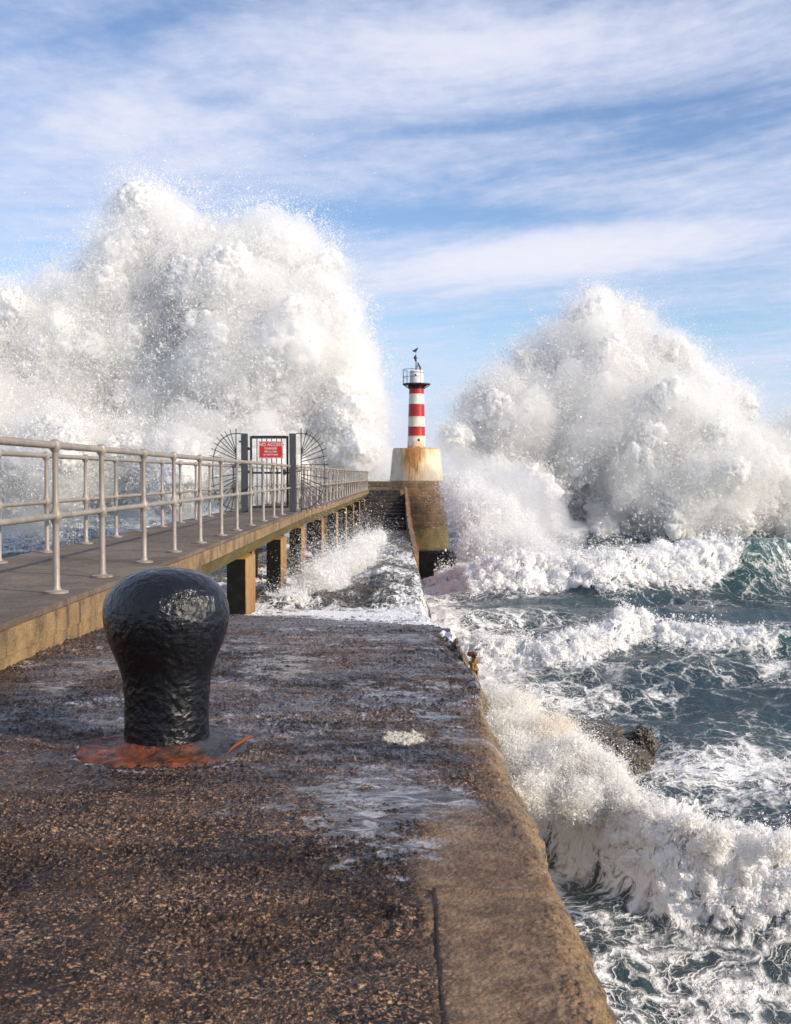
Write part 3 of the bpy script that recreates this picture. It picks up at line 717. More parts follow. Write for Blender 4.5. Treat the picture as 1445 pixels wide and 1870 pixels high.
# ================================================================ PIER END, STEPS
pe = tag(empty('pier_head', (-1, 70, 0)), 'dark masonry head of the pier behind the black steps', 'pier')
def pp(mb, name, mat): return mb.build(name, mat, pe, loc=-pe.location)
M['masonry'] = make_concrete('pier_masonry', (0.15, 0.105, 0.06), (0.09, 0.07, 0.045), 1.2, dark=(0.03, 0.025, 0.02), stain=.6)
pp(MB().box(-4.6, .78, 66, 84, -1.5, DECK - .003), 'platform', M['masonry'])
pp(MB().box(-4.6, .9, 82.5, 83.2, DECK - .002, DECK + .42, .03), 'parapet', M['masonry'])
st = tag(empty('stone_steps', (-1, 60, 3.5)), 'flight of black wet stone steps rising to the pier head', 'steps')
n = 11; y0, y1 = 55.5, 65.995; z0 = EYE - 2.75; dz = (DECK - .004 - z0) / n
rs = random.Random(3)
for k in range(n):
    ya = y0 + (y1 - y0) * k / n; yb = y0 + (y1 - y0) * (k + 1) / n - .004
    mb = MB(); xx = -4.2
    while xx < .50:
        x2 = min(xx + rs.uniform(.7, 1.5), .55)
        mb.box(xx, x2 - .012, ya, yb, z0 - 3, z0 + dz * (k + 1) + rs.uniform(-.03, .02), .02); xx = x2
    mb.build('step', M['steps'], st, loc=-st.location)
# sloping kerb wall beside the steps with a rusty iron strap
kw = tag(empty('kerb_wall', (.66, 45, 3.5)), 'narrow ochre kerb wall with rusty edge sloping up beside the steps', 'wall')
def kerb(x0, x1, up, name, mat, yy):
    mb = MB(); bm = mb.bm; rings = []
    for y in yy:
        zt = float(np.interp(y, [26, 36, 48, 55, 66], [EYE - 2.63, EYE - 2.50, EYE - 2.3, EYE - 2.0, DECK + .05])) + up + .03 * math.sin(y * 2.3)
        xw = .0 + .025 * math.sin(y * 1.7) 
        rings.append([bm.verts.new(c) for c in ((x0 + xw, y, zt - 3.2), (x1 + xw, y, zt - 3.2), (x1 + xw, y, zt), (x0 + xw, y, zt))])
    for i in range(len(rings) - 1):
        for k in range(4): bm.faces.new((rings[i][k], rings[i][(k + 1) % 4], rings[i + 1][(k + 1) % 4], rings[i + 1][k]))
    bm.faces.new(rings[0][::-1]); bm.faces.new(rings[-1])
    return mb.build(name, mat, kw, loc=-kw.location)
M['rustiron'] = make_metal('rusted_iron', (0.22, 0.06, 0.02), rustc=(0.34, 0.12, 0.04), rust=.8, rough=.8)
kerb(.56, .70, .10, 'kerb_stone', M['fascia'], list(np.arange(33, 66.2, 1.5)))
kerb(.703, .78, .02, 'rusty_strap', M['rustiron'], list(np.arange(36, 66.2, 1.5)))
sp_ = MB(); sp_.box(.25, .62, 63.2, 63.7, DECK - 1.0, DECK + .02, .03)
tag(sp_.build('stone_block', M['fascia']), 'squared pale stone block at the head of the steps beside the lighthouse', 'block')

# ================================================================ LIGHTHOUSE
LX, LY = 1.34, 70.0
lh = tag(empty('lighthouse', (LX, LY, 0)), 'small red and white banded lighthouse on rust streaked conical base', 'lighthouse')
def lz(y): return EYE + (868 - y) / 2000 * LY
def lp(mb, name, mat, smooth=True, parent=None): return mb.build(name, mat, parent or lh, smooth)
# tower material: painted bands by height
m, t, b, _ = material('banded_tower_paint'); p = pos(t); z = t.new('ShaderNodeSeparateXYZ', {0: p}).outputs[2]
red = None
zj = t.math('ADD', z, t.math('MULTIPLY', t.math('SUBTRACT', t.noise(p, 5, 4, .6), .5), .025))
for (ya, yb) in ((703, 720.2), (738.6, 761.2), (779.6, 796.5)):
    q = t.math('MULTIPLY', t.ramp(zj, lz(yb) - .012, lz(yb) + .012), t.ramp(zj, lz(ya) - .012, lz(ya) + .012, 1, 0))
    red = q if red is None else t.math('MAXIMUM', red, q)
white = t.mix(t.ramp(t.noise(t.vmul(p, (3, 3, .8)), 1.2, 6, .65), .4, .65), (0.78, 0.74, 0.60), (0.64, 0.58, 0.42))
lowr = t.math('MULTIPLY', t.ramp(z, lz(815), lz(797), 1, 0), t.ramp(t.noise(t.vmul(p, (2.5, 2.5, 1.5)), 1.4, 5, .7), .42, .6))
white = t.mix(t.math('MULTIPLY', lowr, .75), white, (0.55, 0.28, 0.07))
seam = t.ramp(z, lz(812), lz(818), 0.0, .8)
white = t.mix(t.math('MULTIPLY', t.ramp(z, lz(819), lz(812), 1, 0), t.ramp(t.noise(p, 3, 5, .6), .35, .55)), white, (0.40, 0.11, 0.025))
rc = t.mix(t.ramp(t.noise(p, 3, 5, .65), .4, .7), (0.42, 0.014, 0.014), (0.30, 0.016, 0.02))
base = t.mix(red, white, rc)
base = t.mix(t.ramp(t.noise(p, 7, 6, .72), .66, .72), base, (0.10, 0.05, 0.03))
t.put(b.inputs['Base Color'], base); b.inputs['Roughness'].default_value = .42
t.put(b.inputs['Normal'], t.bump(t.noise(p, 14, 5, .6), .25, .02))
M['tower'] = m
prof = [(.585, lz(818.5)), (.575, lz(805)), (.545, lz(797)), (.535, lz(779)), (.52, lz(761)), (.50, lz(738)), (.475, lz(720)), (.47, lz(709)), (.47, lz(703.5))]
tw = lp(MB().lathe(prof, (0, 0, 0), 40), 'tower', M['tower'])
for yb in (761.5, 779.2, 796.8):
    r_ = np.interp(-yb, [-818, -797, -779, -761, -738], [.585, .545, .535, .52, .50])
    lp(MB().lathe([(r_ + .003, lz(yb) - .035), (r_ + .03, lz(yb) - .03), (r_ + .03, lz(yb) + .03), (r_ + .003, lz(yb) + .035)], (0, 0, 0), 40), 'flange', M['tower'], True, tw)
# small door hatch and fitting on the tower
lp(MB().box(.08, .2, -.60, -.545, lz(806), lz(802), .01), 'bracket', M['gate'], False, tw)
# gallery
M['galred'] = make_metal('dark_red_gallery', (0.09, 0.012, 0.012), rust=.3, rough=.5)
M['galblk'] = make_metal('black_gallery_steel', (0.02, 0.018, 0.02), rust=.3, rough=.5)
g = MB(); g.lathe([(.46, lz(703.2)), (.90, lz(703.2)), (.90, lz(701.2)), (.46, lz(701.2))], (0, 0, 0), 10)
gal = lp(g, 'gallery', M['galblk'], False)
lp(MB().lathe([(.472, lz(711)), (.50, lz(709)), (.56, lz(705.5)), (.62, lz(703.3))], (0, 0, 0), 32), 'corbel', M['galred'], True, gal)
for k in range(8):
    a = k * math.pi / 4 + .2; ca, sa = math.cos(a), math.sin(a)
    lp(MB().tube([(.48 * ca, .48 * sa, lz(710.5)), (.84 * ca, .84 * sa, lz(703.8))], .028, 6), 'strut', M['galblk'], False, gal)
# gallery railing: only the left half is left standing
gr = MB(); M['galrail'] = make_metal('blue_grey_gallery_rail', (0.13, 0.15, 0.19), rust=.2, rough=.5)
ang = [R(a) for a in (130, 160, 190, 220, 250, 285)]
for a in ang: gr.tube([(.87 * math.cos(a), .87 * math.sin(a), lz(701)), (.87 * math.cos(a), .87 * math.sin(a), lz(676))], .017, 6)
for zz_ in (676, 689.5): gr.tube([(.87 * math.cos(a), .87 * math.sin(a), lz(zz_)) for a in np.linspace(ang[0], ang[-1], 18)], .018, 6)
lp(gr, 'gallery_railing', M['galrail'], False, gal)
# lantern drum
M['lantern'] = make_concrete('white_lantern_paint', (0.80, 0.80, 0.78), (0.70, 0.69, 0.66), 3, dark=(0.3, 0.2, 0.15), stain=.25, rough=.5)
lan = lp(MB().lathe([(.44, lz(701.1)), (.44, lz(679.5)), (.42, lz(678.3)), (.40, lz(677.6))], (0, 0, 0), 40), 'lantern', M['lantern'])
lp(MB().lathe([(.452, lz(681.6)), (.452, lz(680.6)), (.442, lz(680.6)), (.442, lz(681.6))], (0, 0, 0), 40), 'lantern_band', M['galblk'], True, lan)
lp(MB().box(-.12, -.02, -.47, -.43, lz(688), lz(685), .01), 'vent', M['galblk'], False, lan)
# beacon stand
ms = MB()
def lq(x, y, dy=0): return ((x - 760.8) / 2000 * LY, dy, lz(y))
ms.tube([lq(760, 677.5), lq(760, 660), lq(758.7, 656), lq(758.6, 652), lq(759.8, 648.0)], [.04, .035, .04, .03, .025], 8)
ms.tube([lq(767.5, 676, -.02), lq(767.8, 673), lq(763, 662.5)], [.04, .06, .035], 8)
ms.tube([lq(762.5, 672, 0), lq(763.5, 665, 0)], .03, 6); ms.tube([lq(757.4, 659.5), lq(761, 659)], .045, 6)
ms.tube([lq(759, 677.3), lq(768, 677.3)], .035, 6)
std = lp(ms, 'beacon_stand', M['galblk'], True)
lp(MB().lathe([(.05, lz(657.5)), (.10, lz(656.5)), (.105, lz(653)), (.08, lz(652)), (.05, lz(650.8))], (-.075, 0, 0), 16), 'beacon_lamp', M['galblk'], True, std)
lp(MB().lathe([(.02, lz(654.8)), (.055, lz(654.4)), (.055, lz(653.4)), (.02, lz(653))], (.03, -.06, 0), 12), 'lens', M['signwhite'], True, std)
# pedestal
m, t, b, _ = material('rust_streaked_white_base'); p = pos(t); zc = t.new('ShaderNodeSeparateXYZ', {0: p}).outputs[2]
tc = t.new('ShaderNodeTexCoord').outputs['Object']; s3 = t.new('ShaderNodeSeparateXYZ', {0: tc}); ang_ = t.math('ARCTAN2', s3.outputs[0], t.math('MULTIPLY', s3.outputs[1], -1.0))
cyl = t.new('ShaderNodeCombineXYZ', {0: t.math('MULTIPLY', ang_, 2.2), 1: t.math('MULTIPLY', zc, .22), 2: 0.0}).outputs[0]
str_ = t.noise(cyl, 3.2, 6, .62); str2 = t.noise(cyl, 9, 5, .6)
white = t.mix(t.ramp(t.noise(p, 1.6, 6, .65), .35, .65), (0.72, 0.63, 0.46), (0.58, 0.50, 0.36))
ctr = t.math('POWER', 2.718, t.math('MULTIPLY', -1.0, t.math('POWER', t.math('DIVIDE', t.math('ADD', ang_, .18), .5), 2.0)))
amt = t.math('ADD', t.math('MULTIPLY', str_, .9), t.math('MULTIPLY', ctr, .36))
fall = t.ramp(zc, lz(875), lz(818), -.16, .06, False)
amt = t.math('ADD', amt, fall)
white = t.mix(t.math('MULTIPLY', t.ramp(amt, .46, .62), .7), white, (0.60, 0.36, 0.12))
white = t.mix(t.math('MULTIPLY', t.ramp(t.math('ADD', amt, t.math('MULTIPLY', str2, .25)), .72, .88), .85), white, (0.30, 0.105, 0.02))
white = t.mix(t.math('MULTIPLY', t.ramp(zc, lz(821.5), lz(819), 0, 1), t.ramp(t.noise(p, 2, 4, .6), .4, .5)), white, (0.45, 0.16, 0.04))
# stone courses below
br = t.new('ShaderNodeTexBrick', {'Vector': t.new('ShaderNodeCombineXYZ', {0: t.math('MULTIPLY', ang_, 1.9), 1: zc, 2: 0.0}).outputs[0], 'Color1': (0.34, 0.19, 0.085, 1), 'Color2': (0.24, 0.15, 0.08, 1), 'Mortar': (0.42, 0.31, 0.18, 1),
                                 'Scale': 1.0, 'Mortar Size': .018, 'Brick Width': .95, 'Row Height': .42})
stc = t.mix(t.ramp(t.noise(p, 2.2, 6, .7), .42, .68), br.outputs[0], (0.14, 0.10, 0.05))
plain_ = t.mix(t.ramp(t.noise(t.vmul(p, (1, 1, .5)), 1.6, 6, .65), .4, .65), (0.36, 0.27, 0.09), (0.24, 0.18, 0.08))
zn = t.math('ADD', zc, t.math('MULTIPLY', t.math('SUBTRACT', t.noise(p, 1.1, 5, .65), .5), .5))
stc = t.mix(t.ramp(zn, lz(965), lz(957), 1, 0), stc, plain_)
base = t.mix(t.ramp(t.math('ADD', zc, t.math('MULTIPLY', t.math('SUBTRACT', str2, .5), .14)), lz(879), lz(876.5), 1, 0), white, stc)
base = t.mix(t.ramp(zn, lz(1008), lz(996), 1, 0), base, (0.05, 0.042, 0.03))
t.put(b.inputs['Base Color'], base); b.inputs['Roughness'].default_value = .7
t.put(b.inputs['Normal'], t.bump(t.math('ADD', t.noise(p, 4, 6, .68), t.math('MULTIPLY', t.ramp(zc, lz(879), lz(876.5), 1, 0), t.math('MULTIPLY', br.outputs[1], -.5))), .6, .05))
M['base'] = m
rr_ = lambda px: px / 2000 * LY
prof = [(rr_(68), -1.0)] + [(rr_(q), lz(yy)) for q, yy in ((60.5, 1003), (57.5, 960), (54, 920), (48.5, 876), (44.3, 830), (43.2, 821.5), (42.0, 819.4), (40.5, 818.8))]
pd = lp(MB().lathe(prof, (0, 0, 0), 56), 'pedestal', M['base'])
ft = MB(); ft.box(-1.2, 2.45, -2.3, 1.9, -1.6, lz(1002), .12)
lp(ft, 'footing', M['darkstone'], False, pd)

# gull standing on the beacon
def skin_mesh(name, pts, edges, radii, mat, sub=2):
    me = bpy.data.meshes.new(name); me.from_pydata(pts, edges, []); o = link(name, me, mat)
    md = o.modifiers.new('skin', 'SKIN'); sk = me.skin_vertices[0].data
    for v, r_ in zip(sk, radii): v.radius = (r_, r_) if not isinstance(r_, tuple) else r_
    sk[0].use_root = True
    o.modifiers.new('sub', 'SUBSURF').levels = sub; o.modifiers['sub'].render_levels = sub
    return o
G = lambda x, y, dy=0.0: Vector(((x - 760.8) / 2000 * LY + LX, LY + dy, lz(y)))
gp = [G(758.5, 641.2), G(760.3, 639.6), G(762.0, 637.8), G(763.1, 636.6), G(764.1, 636.5), G(756.3, 641.8), G(752.7, 642.2), G(759.2, 643.6), G(759.8, 646.6), G(759.2, 643.6, .05), G(759.9, 646.6, .05)]
gb = G(759.8, 647.6)
o = skin_mesh('gull', [tuple(q - gb) for q in gp], [(0, 1), (1, 2), (2, 3), (3, 4), (0, 5), (5, 6), (0, 7), (7, 8), (0, 9), (9, 10)],
              [.085, .08, .045, .042, .012, .065, .02, .025, .010, .025, .010], plain('dark_feathers', (0.03, 0.028, 0.028), .7))
o.location = gb; tag(o, 'dark gull perched on top of the lighthouse beacon stand', 'bird')

# ================================================================ BOLLARD
BX, BY = -0.945, 4.50; BZ = float(quay_z(BY)) + .002
bol = tag(empty('bollard', (BX, BY, BZ)), 'stout black mushroom headed iron bollard with rusty base on the quay', 'bollard')
m, t, b, _ = material('thick_black_bitumen_paint'); p = obj_coords(t)
nn = t.noise(p, 16, 5, .6); ru = t.noise(p, 9, 6, .72)
zz_ = t.new('ShaderNodeSeparateXYZ', {0: p}).outputs[2]
base = t.mix(t.ramp(ru, .66, .74), (0.0035, 0.004, 0.006), (0.07, 0.018, 0.007))
base = t.mix(t.ramp(t.noise(p, 40, 5, .7), .70, .76), base, (0.16, 0.13, 0.12))
t.put(b.inputs['Base Color'], base)
t.put(b.inputs['Roughness'], t.ramp(nn, .3, .75, .13, .26)); b.inputs['Specular IOR Level'].default_value = .5; b.inputs['Coat Weight'].default_value = .0; b.inputs['Coat Roughness'].default_value = .22
hh = t.math('ADD', t.math('MULTIPLY', nn, 1.0), t.math('ADD', t.math('MULTIPLY', t.noise(p, 38, 5, .6), 1.15), t.math('MULTIPLY', t.vor(p, 36), .5)))
t.put(b.inputs['Normal'], t.bump(hh, .46, .018))
M['bollard'] = m
def build_bollard():
    pr = np.array([(0.0, .176), (.02, .175), (.08, .173), (.20, .174), (.29, .179), (.35, .193), (.41, .219), (.47, .242), (.53, .256), (.58, .256), (.63, .243), (.675, .212), (.71, .168), (.732, .12), (.744, .07), (.748, .0)])
    # arc-length resample for an even, smooth profile
    sseg = np.concatenate([[0], np.cumsum(np.hypot(np.diff(pr[:, 0]), np.diff(pr[:, 1])))])
    ss = np.linspace(0, sseg[-1], 150)
    zf = np.interp(ss, sseg, pr[:, 0]); rf = np.interp(ss, sseg, pr[:, 1])
    kk = np.ones(9) / 9
    zf2 = np.convolve(np.pad(zf, 4, 'edge'), kk, 'valid'); rf2 = np.convolve(np.pad(rf, (4, 4), 'reflect', reflect_type='odd'), kk, 'valid')
    zf2[0] = -.03; rf2 = np.maximum(rf2, 0.0004); rf2[-1] = 0.0004
    th = np.linspace(0, 2 * np.pi, 221)[:-1]
    Z, T = np.meshgrid(zf2, th, indexing='ij'); Rr = np.broadcast_to(rf2[:, None], Z.shape)
    x, y_ = Rr * np.cos(T), Rr * np.sin(T)
    dsp = .006 * fbm3(x * 6, y_ * 6, Z * 6, 4, .5) + .0022 * fbm3(x * 22, y_ * 22, Z * 22, 3, .6)
    Rn = Rr + dsp * np.clip(Rr / .05, 0, 1)
    V = np.stack([Rn * np.cos(T), Rn * np.sin(T), Z + .6 * dsp * (Z > .6)], -1)
    nr, nc = Z.shape; i = np.arange(nr * nc).reshape(nr, nc); j = np.roll(i, -1, 1)
    F = np.stack([i[:-1], j[:-1], j[1:], i[1:]], -1).reshape(-1, 4)
    link('post', np_mesh('post', V.reshape(-1, 3), F, True), M['bollard'], bol)
    # cast base flange: wide, rusted, eaten at the rim, half drowned in wet grit
    m, t, b, _ = material('wet_rusted_iron'); p = obj_coords(t)
    s_ = t.new('ShaderNodeSeparateXYZ', {0: p})
    rst = t.mix(t.ramp(t.noise(p, 14, 6, .7), .35, .65), (0.25, 0.06, 0.014), (0.030, 0.014, 0.010))
    wet_ = t.ramp(t.math('ADD', t.math('ADD', s_.outputs[1], t.math('MULTIPLY', s_.outputs[0], .8)), t.math('MULTIPLY', t.noise(p, 6, 5, .6), .35)), .1, .22)
    t.put(b.inputs['Base Color'], t.mix(wet_, rst, (0.035, 0.035, 0.045))); t.put(b.inputs['Roughness'], t.ramp(t.noise(p, 7, 4, .6), .35, .65, .18, .55))
    t.put(b.inputs['Normal'], t.bump(t.noise(p, 30, 6, .7), .9, .02))
    rad = np.linspace(.13, 1, 60); T, Q = np.meshgrid(np.linspace(0, 2 * np.pi, 201)[:-1], rad, indexing='xy')
    Rim = .345 * (1 + .14 * n2d(np.cos(T) * 2 + 5, np.sin(T) * 2 + 5, 3) + .02 * n2d(np.cos(T) * 9 + 5, np.sin(T) * 9 + 5, 4))
    rr2 = Q * Rim; x, y_ = rr2 * np.cos(T), rr2 * np.sin(T)
    z = .030 * np.exp(-((rr2 - .175) / .035) ** 2) + .016 * (1 - sstep(.9, 1.0, Q)) - .03 * sstep(.96, 1, Q) + .010 * fbm2(x * 22, y_ * 22, 4, .6, 8)
    nr, nc = T.shape; i = np.arange(nr * nc).reshape(nr, nc); j = np.roll(i, -1, 1)
    F = np.stack([i[:-1], j[:-1], j[1:], i[1:]], -1).reshape(-1, 4)
    o = link('base_plate', np_mesh('base_plate', np.stack([x, y_, z], -1).reshape(-1, 3), F, True), m, bol)
    o['label'] = 'rust orange base plate'
    fl = MB(); fl.tube([(.27, -.15, .012), (.285, -.09, .022), (.315, .0, .03), (.335, .08, .026), (.325, .12, .02)], [.002, .006, .008, .007, .003], 6)
    fl.build('lifted_rust_flake', M['rustiron'], bol)
build_bollard()

# ---- rusty iron stub with yellow weed at the broken quay edge
c = at(853, 1240, 7.0); c[0] = .46
stub = MB(); stub.bm.free(); stub.bm = bmesh.new()
for (dx, dz, r1, r2) in ((.03, .012, .028, .018), (.05, -.03, .02, .03), (.045, -.08, .022, .035), (.06, -.125, .014, .03), (.035, -.05, .02, .03)):
    q = bmesh.ops.create_icosphere(stub.bm, subdivisions=3, radius=1)
    for v in q['verts']:
        k = 1 + .5 * float(n3d(np.array([v.co.x * 2 + dx * 90]), np.array([v.co.y * 2]), np.array([v.co.z * 2 + dz * 50]))[0])
        v.co = Vector((dx + v.co.x * r1 * k, v.co.y * .035 * k, dz + v.co.z * r2 * k))
m, t, b, _ = material('yellow_and_red_rust'); zz_ = t.new('ShaderNodeSeparateXYZ', {0: obj_coords(t)}).outputs[2]
t.put(b.inputs['Base Color'], t.mix(t.ramp(t.math('ADD', zz_, t.math('MULTIPLY', t.noise(obj_coords(t), 30, 4, .6), .05)), .01, .035), (0.26, 0.14, 0.03), (0.09, 0.02, 0.012)))
t.put(b.inputs['Normal'], t.bump(t.noise(obj_coords(t), 40, 5, .7), .8, .01))
o = stub.build('iron_stub', m, smooth=True, loc=(c[0], 7.0, float(quay_z(7.0)) - .01)); tag(o, 'small yellow and rust red iron stub sticking out of the broken quay edge', 'fitting')

# ================================================================ ROCKS
def rock(c, r, seed, label):
    bm = bmesh.new(); bmesh.ops.create_icosphere(bm, subdivisions=6, radius=1); me = bpy.data.meshes.new('rock'); bm.to_mesh(me); bm.free()
    v = np.zeros(len(me.vertices) * 3, np.float32); me.vertices.foreach_get('co', v); v = v.reshape(-1, 3)
    q = v + seed * 3.1
    q = np.floor(q * 3.2 + .9 * np.stack([n3d(q[:, 0] * 2, q[:, 1] * 2, q[:, 2] * 2)] * 3, -1)) / 3.2 * .35 + q * .65
    d_ = 1 + .45 * fbm3(q[:, 0] * 1.1, q[:, 1] * 1.1, q[:, 2] * 1.1, 3, .5) + .22 * fbm3(q[:, 0] * 3, q[:, 1] * 3, q[:, 2] * 5, 4, .6, 'billow')
    v = v * d_[:, None] * np.array(r); me.vertices.foreach_set('co', v.ravel().astype(np.float32)); me.update()
    me.polygons.foreach_set('use_smooth', np.full(len(me.polygons), True))
    o = link('rock', me, M['rock']); o.location = c; tag(o, label, 'rock', 'rocks awash beside the quay'); return o
rock((4.75, 25.6, .10), (1.0, .85, .36), 1, 'broad low dark rock awash left of the pointed one')
rock((5.78, 25.4, -.04), (.30, .45, .48), 2, 'small pointed brown rock standing at the right end of the reef')
rock((5.2, 24.4, -.08), (.62, .6, .34), 3, 'dark rock lowest and nearest the quay, half under foam')

# ================================================================ SPRAY
ICO = {}
def ico(sub):
    if sub not in ICO:
        bm = bmesh.new(); bmesh.ops.create_icosphere(bm, subdivisions=sub, radius=1)
        bm.verts.ensure_lookup_table()
        ICO[sub] = (np.array([v.co[:] for v in bm.verts], np.float32), np.array([[v.index for v in f.verts] for f in bm.faces], np.int32)); bm.free()
    return ICO[sub]
def puffs(blobs, sub, ls, amp=0.5, rs=None):
    """blobs: (centre, radius). billowing lumps; ls = size in metres of the small billows"""
    V0, F0 = ico(sub); VV, FF, NN, off = [], [], [], 0
    for (c, r) in blobs:
        v = V0 * r + np.array(c, np.float32)
        k = 1.0 / r
        d_ = r * amp * (0.75 * fbm3(v[:, 0] * k, v[:, 1] * k, v[:, 2] * k, 3, .55, 'billow') + 0.25)
        k2 = 1.0 / ls
        d_ = d_ + ls * 0.75 * fbm3(v[:, 0] * k2, v[:, 1] * k2, v[:, 2] * k2, 5, .62, 'billow')
        v = v + V0 * d_[:, None]
        VV.append(v); FF.append(F0 + off); NN.append(V0); off += len(v)
    return np.concatenate(VV), np.concatenate(FF), np.concatenate(NN)
_T = np.array([(1, 1, 1), (1, -1, -1), (-1, 1, -1), (-1, -1, 1)], np.float32) / 1.732
_TF = np.array([(0, 1, 2), (0, 3, 1), (0, 2, 3), (1, 3, 2)], np.int32)
def drop_geo(c, r, rs, stretch=0.0):
    n = len(c); q = rs.normal(size=(n, 4)).astype(np.float32); q /= np.linalg.norm(q, axis=1)[:, None]
    w_, x, y, z = q.T
    Rm = np.stack([1 - 2 * (y * y + z * z), 2 * (x * y - z * w_), 2 * (x * z + y * w_), 2 * (x * y + z * w_), 1 - 2 * (x * x + z * z), 2 * (y * z - x * w_), 2 * (x * z - y * w_), 2 * (y * z + x * w_), 1 - 2 * (x * x + y * y)], -1).reshape(n, 3, 3)
    st = np.ones((n, 1, 3), np.float32)
    if stretch: st[:, 0, :] = 1 + stretch * rs.rand(n, 3) ** 3
    P = np.einsum('nij,kj->nki', Rm, _T) * st * r[:, None, None] + c[:, None, :]
    F = (_TF[None] + (np.arange(n) * 4)[:, None, None]).reshape(-1, 3)
    return P.reshape(-1, 3).astype(np.float32), F
def mist(blobs, ls, density, voxel, expand, label):
    V, F, N = puffs([(c, r * expand) for c, r in blobs], 4, ls, .5)
    m = bpy.data.materials.new('fine_spray_mist'); m.use_nodes = True; t = NT(m.node_tree); t.n.clear()
    pv_ = t.new('ShaderNodeVolumePrincipled', {'Color': (1, 1, 1), 'Density': density, 'Anisotropy': .15})
    t.l.new(pv_.outputs[0], t.new('ShaderNodeOutputMaterial').inputs['Volume'])
    o = link('spray_mist', np_mesh('spray_mist', V, F, True), m)
    md = o.modifiers.new('union', 'REMESH'); md.mode = 'VOXEL'; md.voxel_size = voxel
    tag(o, label, 'spray', kind='stuff'); return o
S.cycles.volume_bounces = 10
def enrich(blobs, k, seed, lo=.28, hi=.55):
    rs = np.random.RandomState(seed); out = list(blobs)
    for c, r in blobs:
        for _ in range(k):
            d_ = rs.normal(size=3); d_[1] = -abs(d_[1]) * .8 if rs.rand() < .7 else d_[1]; d_ /= np.linalg.norm(d_)
            out.append((np.array(c) + d_ * r * rs.uniform(.8, 1.08), r * rs.uniform(lo, hi)))
    return out
def jets(V, N, rad, n, per, size, reach, rs, up):
    """strings of droplets thrown off the lumps along short arcs"""
    i = rs.choice(len(V), n, p=rad ** 2 / (rad ** 2).sum()); d_ = N[i] * .8 + rs.normal(size=(n, 3)) * .45; d_[:, 2] += up
    L = reach * rad[i] * rs.exponential(1, n).clip(.1, 3)
    tt = rs.rand(n, per) ** 1.3
    P = V[i][:, None, :] + d_[:, None, :] * (L[:, None] * tt)[:, :, None]
    P[:, :, 2] -= .45 * up * L[:, None] * tt ** 2
    P += rs.normal(size=P.shape) * (L[:, None] * (.03 + .12 * tt))[:, :, None]
    r = size * np.exp(rs.normal(size=(n, per)) * .4) * (1.15 - .55 * tt)
    return P.reshape(-1, 3), r.ravel()
def burst(name, blobs, n, size, ls, sub, mat, label, spread=0.30, seed=1, core=0.86, fine=0.5, floor_z=None, amp=.5, up=.25, cat='spray', njet=0, reach=.6, hull=(1.0, 1.0)):
    """a burst of white water: billowing core, wrapped in and surrounded by separate droplets"""
    rs = np.random.RandomState(seed)
    rmax = max(r for c, r in blobs); bb = [[q for q in blobs if q[1] > .38 * rmax], [q for q in blobs if q[1] <= .38 * rmax]]
    VL, FL, NL, cenL, radL, off = [], [], [], [], [], 0
    for q, sb in ((bb[0], sub), (bb[1], sub - 1)):
        if not q: continue
        V, F, N = puffs(q, sb, ls, amp); VL.append(V); FL.append(F + off); NL.append(N); off += len(V); k = len(ico(sb)[0])
        cenL.append(np.repeat(np.array([c for c, r in q], np.float32), k, 0)); radL.append(np.repeat(np.array([r for c, r in q], np.float32), k))
    V, F, N, cen, rad = (np.concatenate(q) for q in (VL, FL, NL, cenL, radL)); rad = rad.astype(np.float64)
    # droplets: many hug the billows, fewer fly off
    wgt = rad ** 2 * np.concatenate([np.full(len(q), 1.0 if j == 0 else 4.0) for j, q in enumerate(VL)]); wgt = wgt / wgt.sum()
    idx = rs.choice(len(V), n, p=wgt)
    hl = rs.uniform(hull[0], hull[1], n)[:, None]; P = cen[idx] + (V[idx] - cen[idx]) * hl; Nn = N[idx]
    fly = rs.rand(n)
    clump = fbm3(P[:, 0] / ls * .8, P[:, 1] / ls * .8, P[:, 2] / ls * .8, 3, .6)
    dist = np.where(fly < fine, np.abs(rs.normal(size=n)) * ls * .35, rs.exponential(spread, n) * rad[idx] * np.clip(.5 + 1.6 * clump, .1, 2))
    P += Nn * dist[:, None] + rs.normal(size=(n, 3)) * (ls * .12 + dist[:, None] * .22)
    P[:, 2] += up * dist * rs.rand(n)
    r = size * np.exp(rs.normal(size=n) * .45) * np.where(fly < fine, 1.25, .8) / (1 + .35 * dist / (rad[idx] * spread + 1e-6))
    if njet:
        Pj, rj = jets(cen + (V - cen) * hull[1], N, rad, njet, 40, size * .95, reach, rs, .7); P = np.concatenate([P, Pj]); r = np.concatenate([r, rj])
    if floor_z is not None:
        ok = P[:, 2] > floor_z; P, r = P[ok], r[ok]
    Pd, Fd = drop_geo(P.astype(np.float32), r.astype(np.float32), rs, 1.2)
    Vc = cen + (V - cen) * core
    allV = np.concatenate([Vc, Pd]); allF = np.concatenate([F, Fd + len(Vc)])
    o = link(name, np_mesh(name, allV, allF, False), mat); tag(o, label, cat, kind='stuff')
    sm = np.zeros(len(allF), bool); sm[:len(F)] = True; o.data.polygons.foreach_set('use_smooth', sm)
    return o
def px_blobs(lst, Y, front=0.10, seed=1, jit=.04, yref=700, yscale=300.):
    rs = np.random.RandomState(seed); out = []
    for (x, y, r) in lst:
        D = Y * (1 - front * (y - yref) / yscale + rs.uniform(-jit, jit))
        out.append((at(x, y, D), r / 2000 * D))
    return out
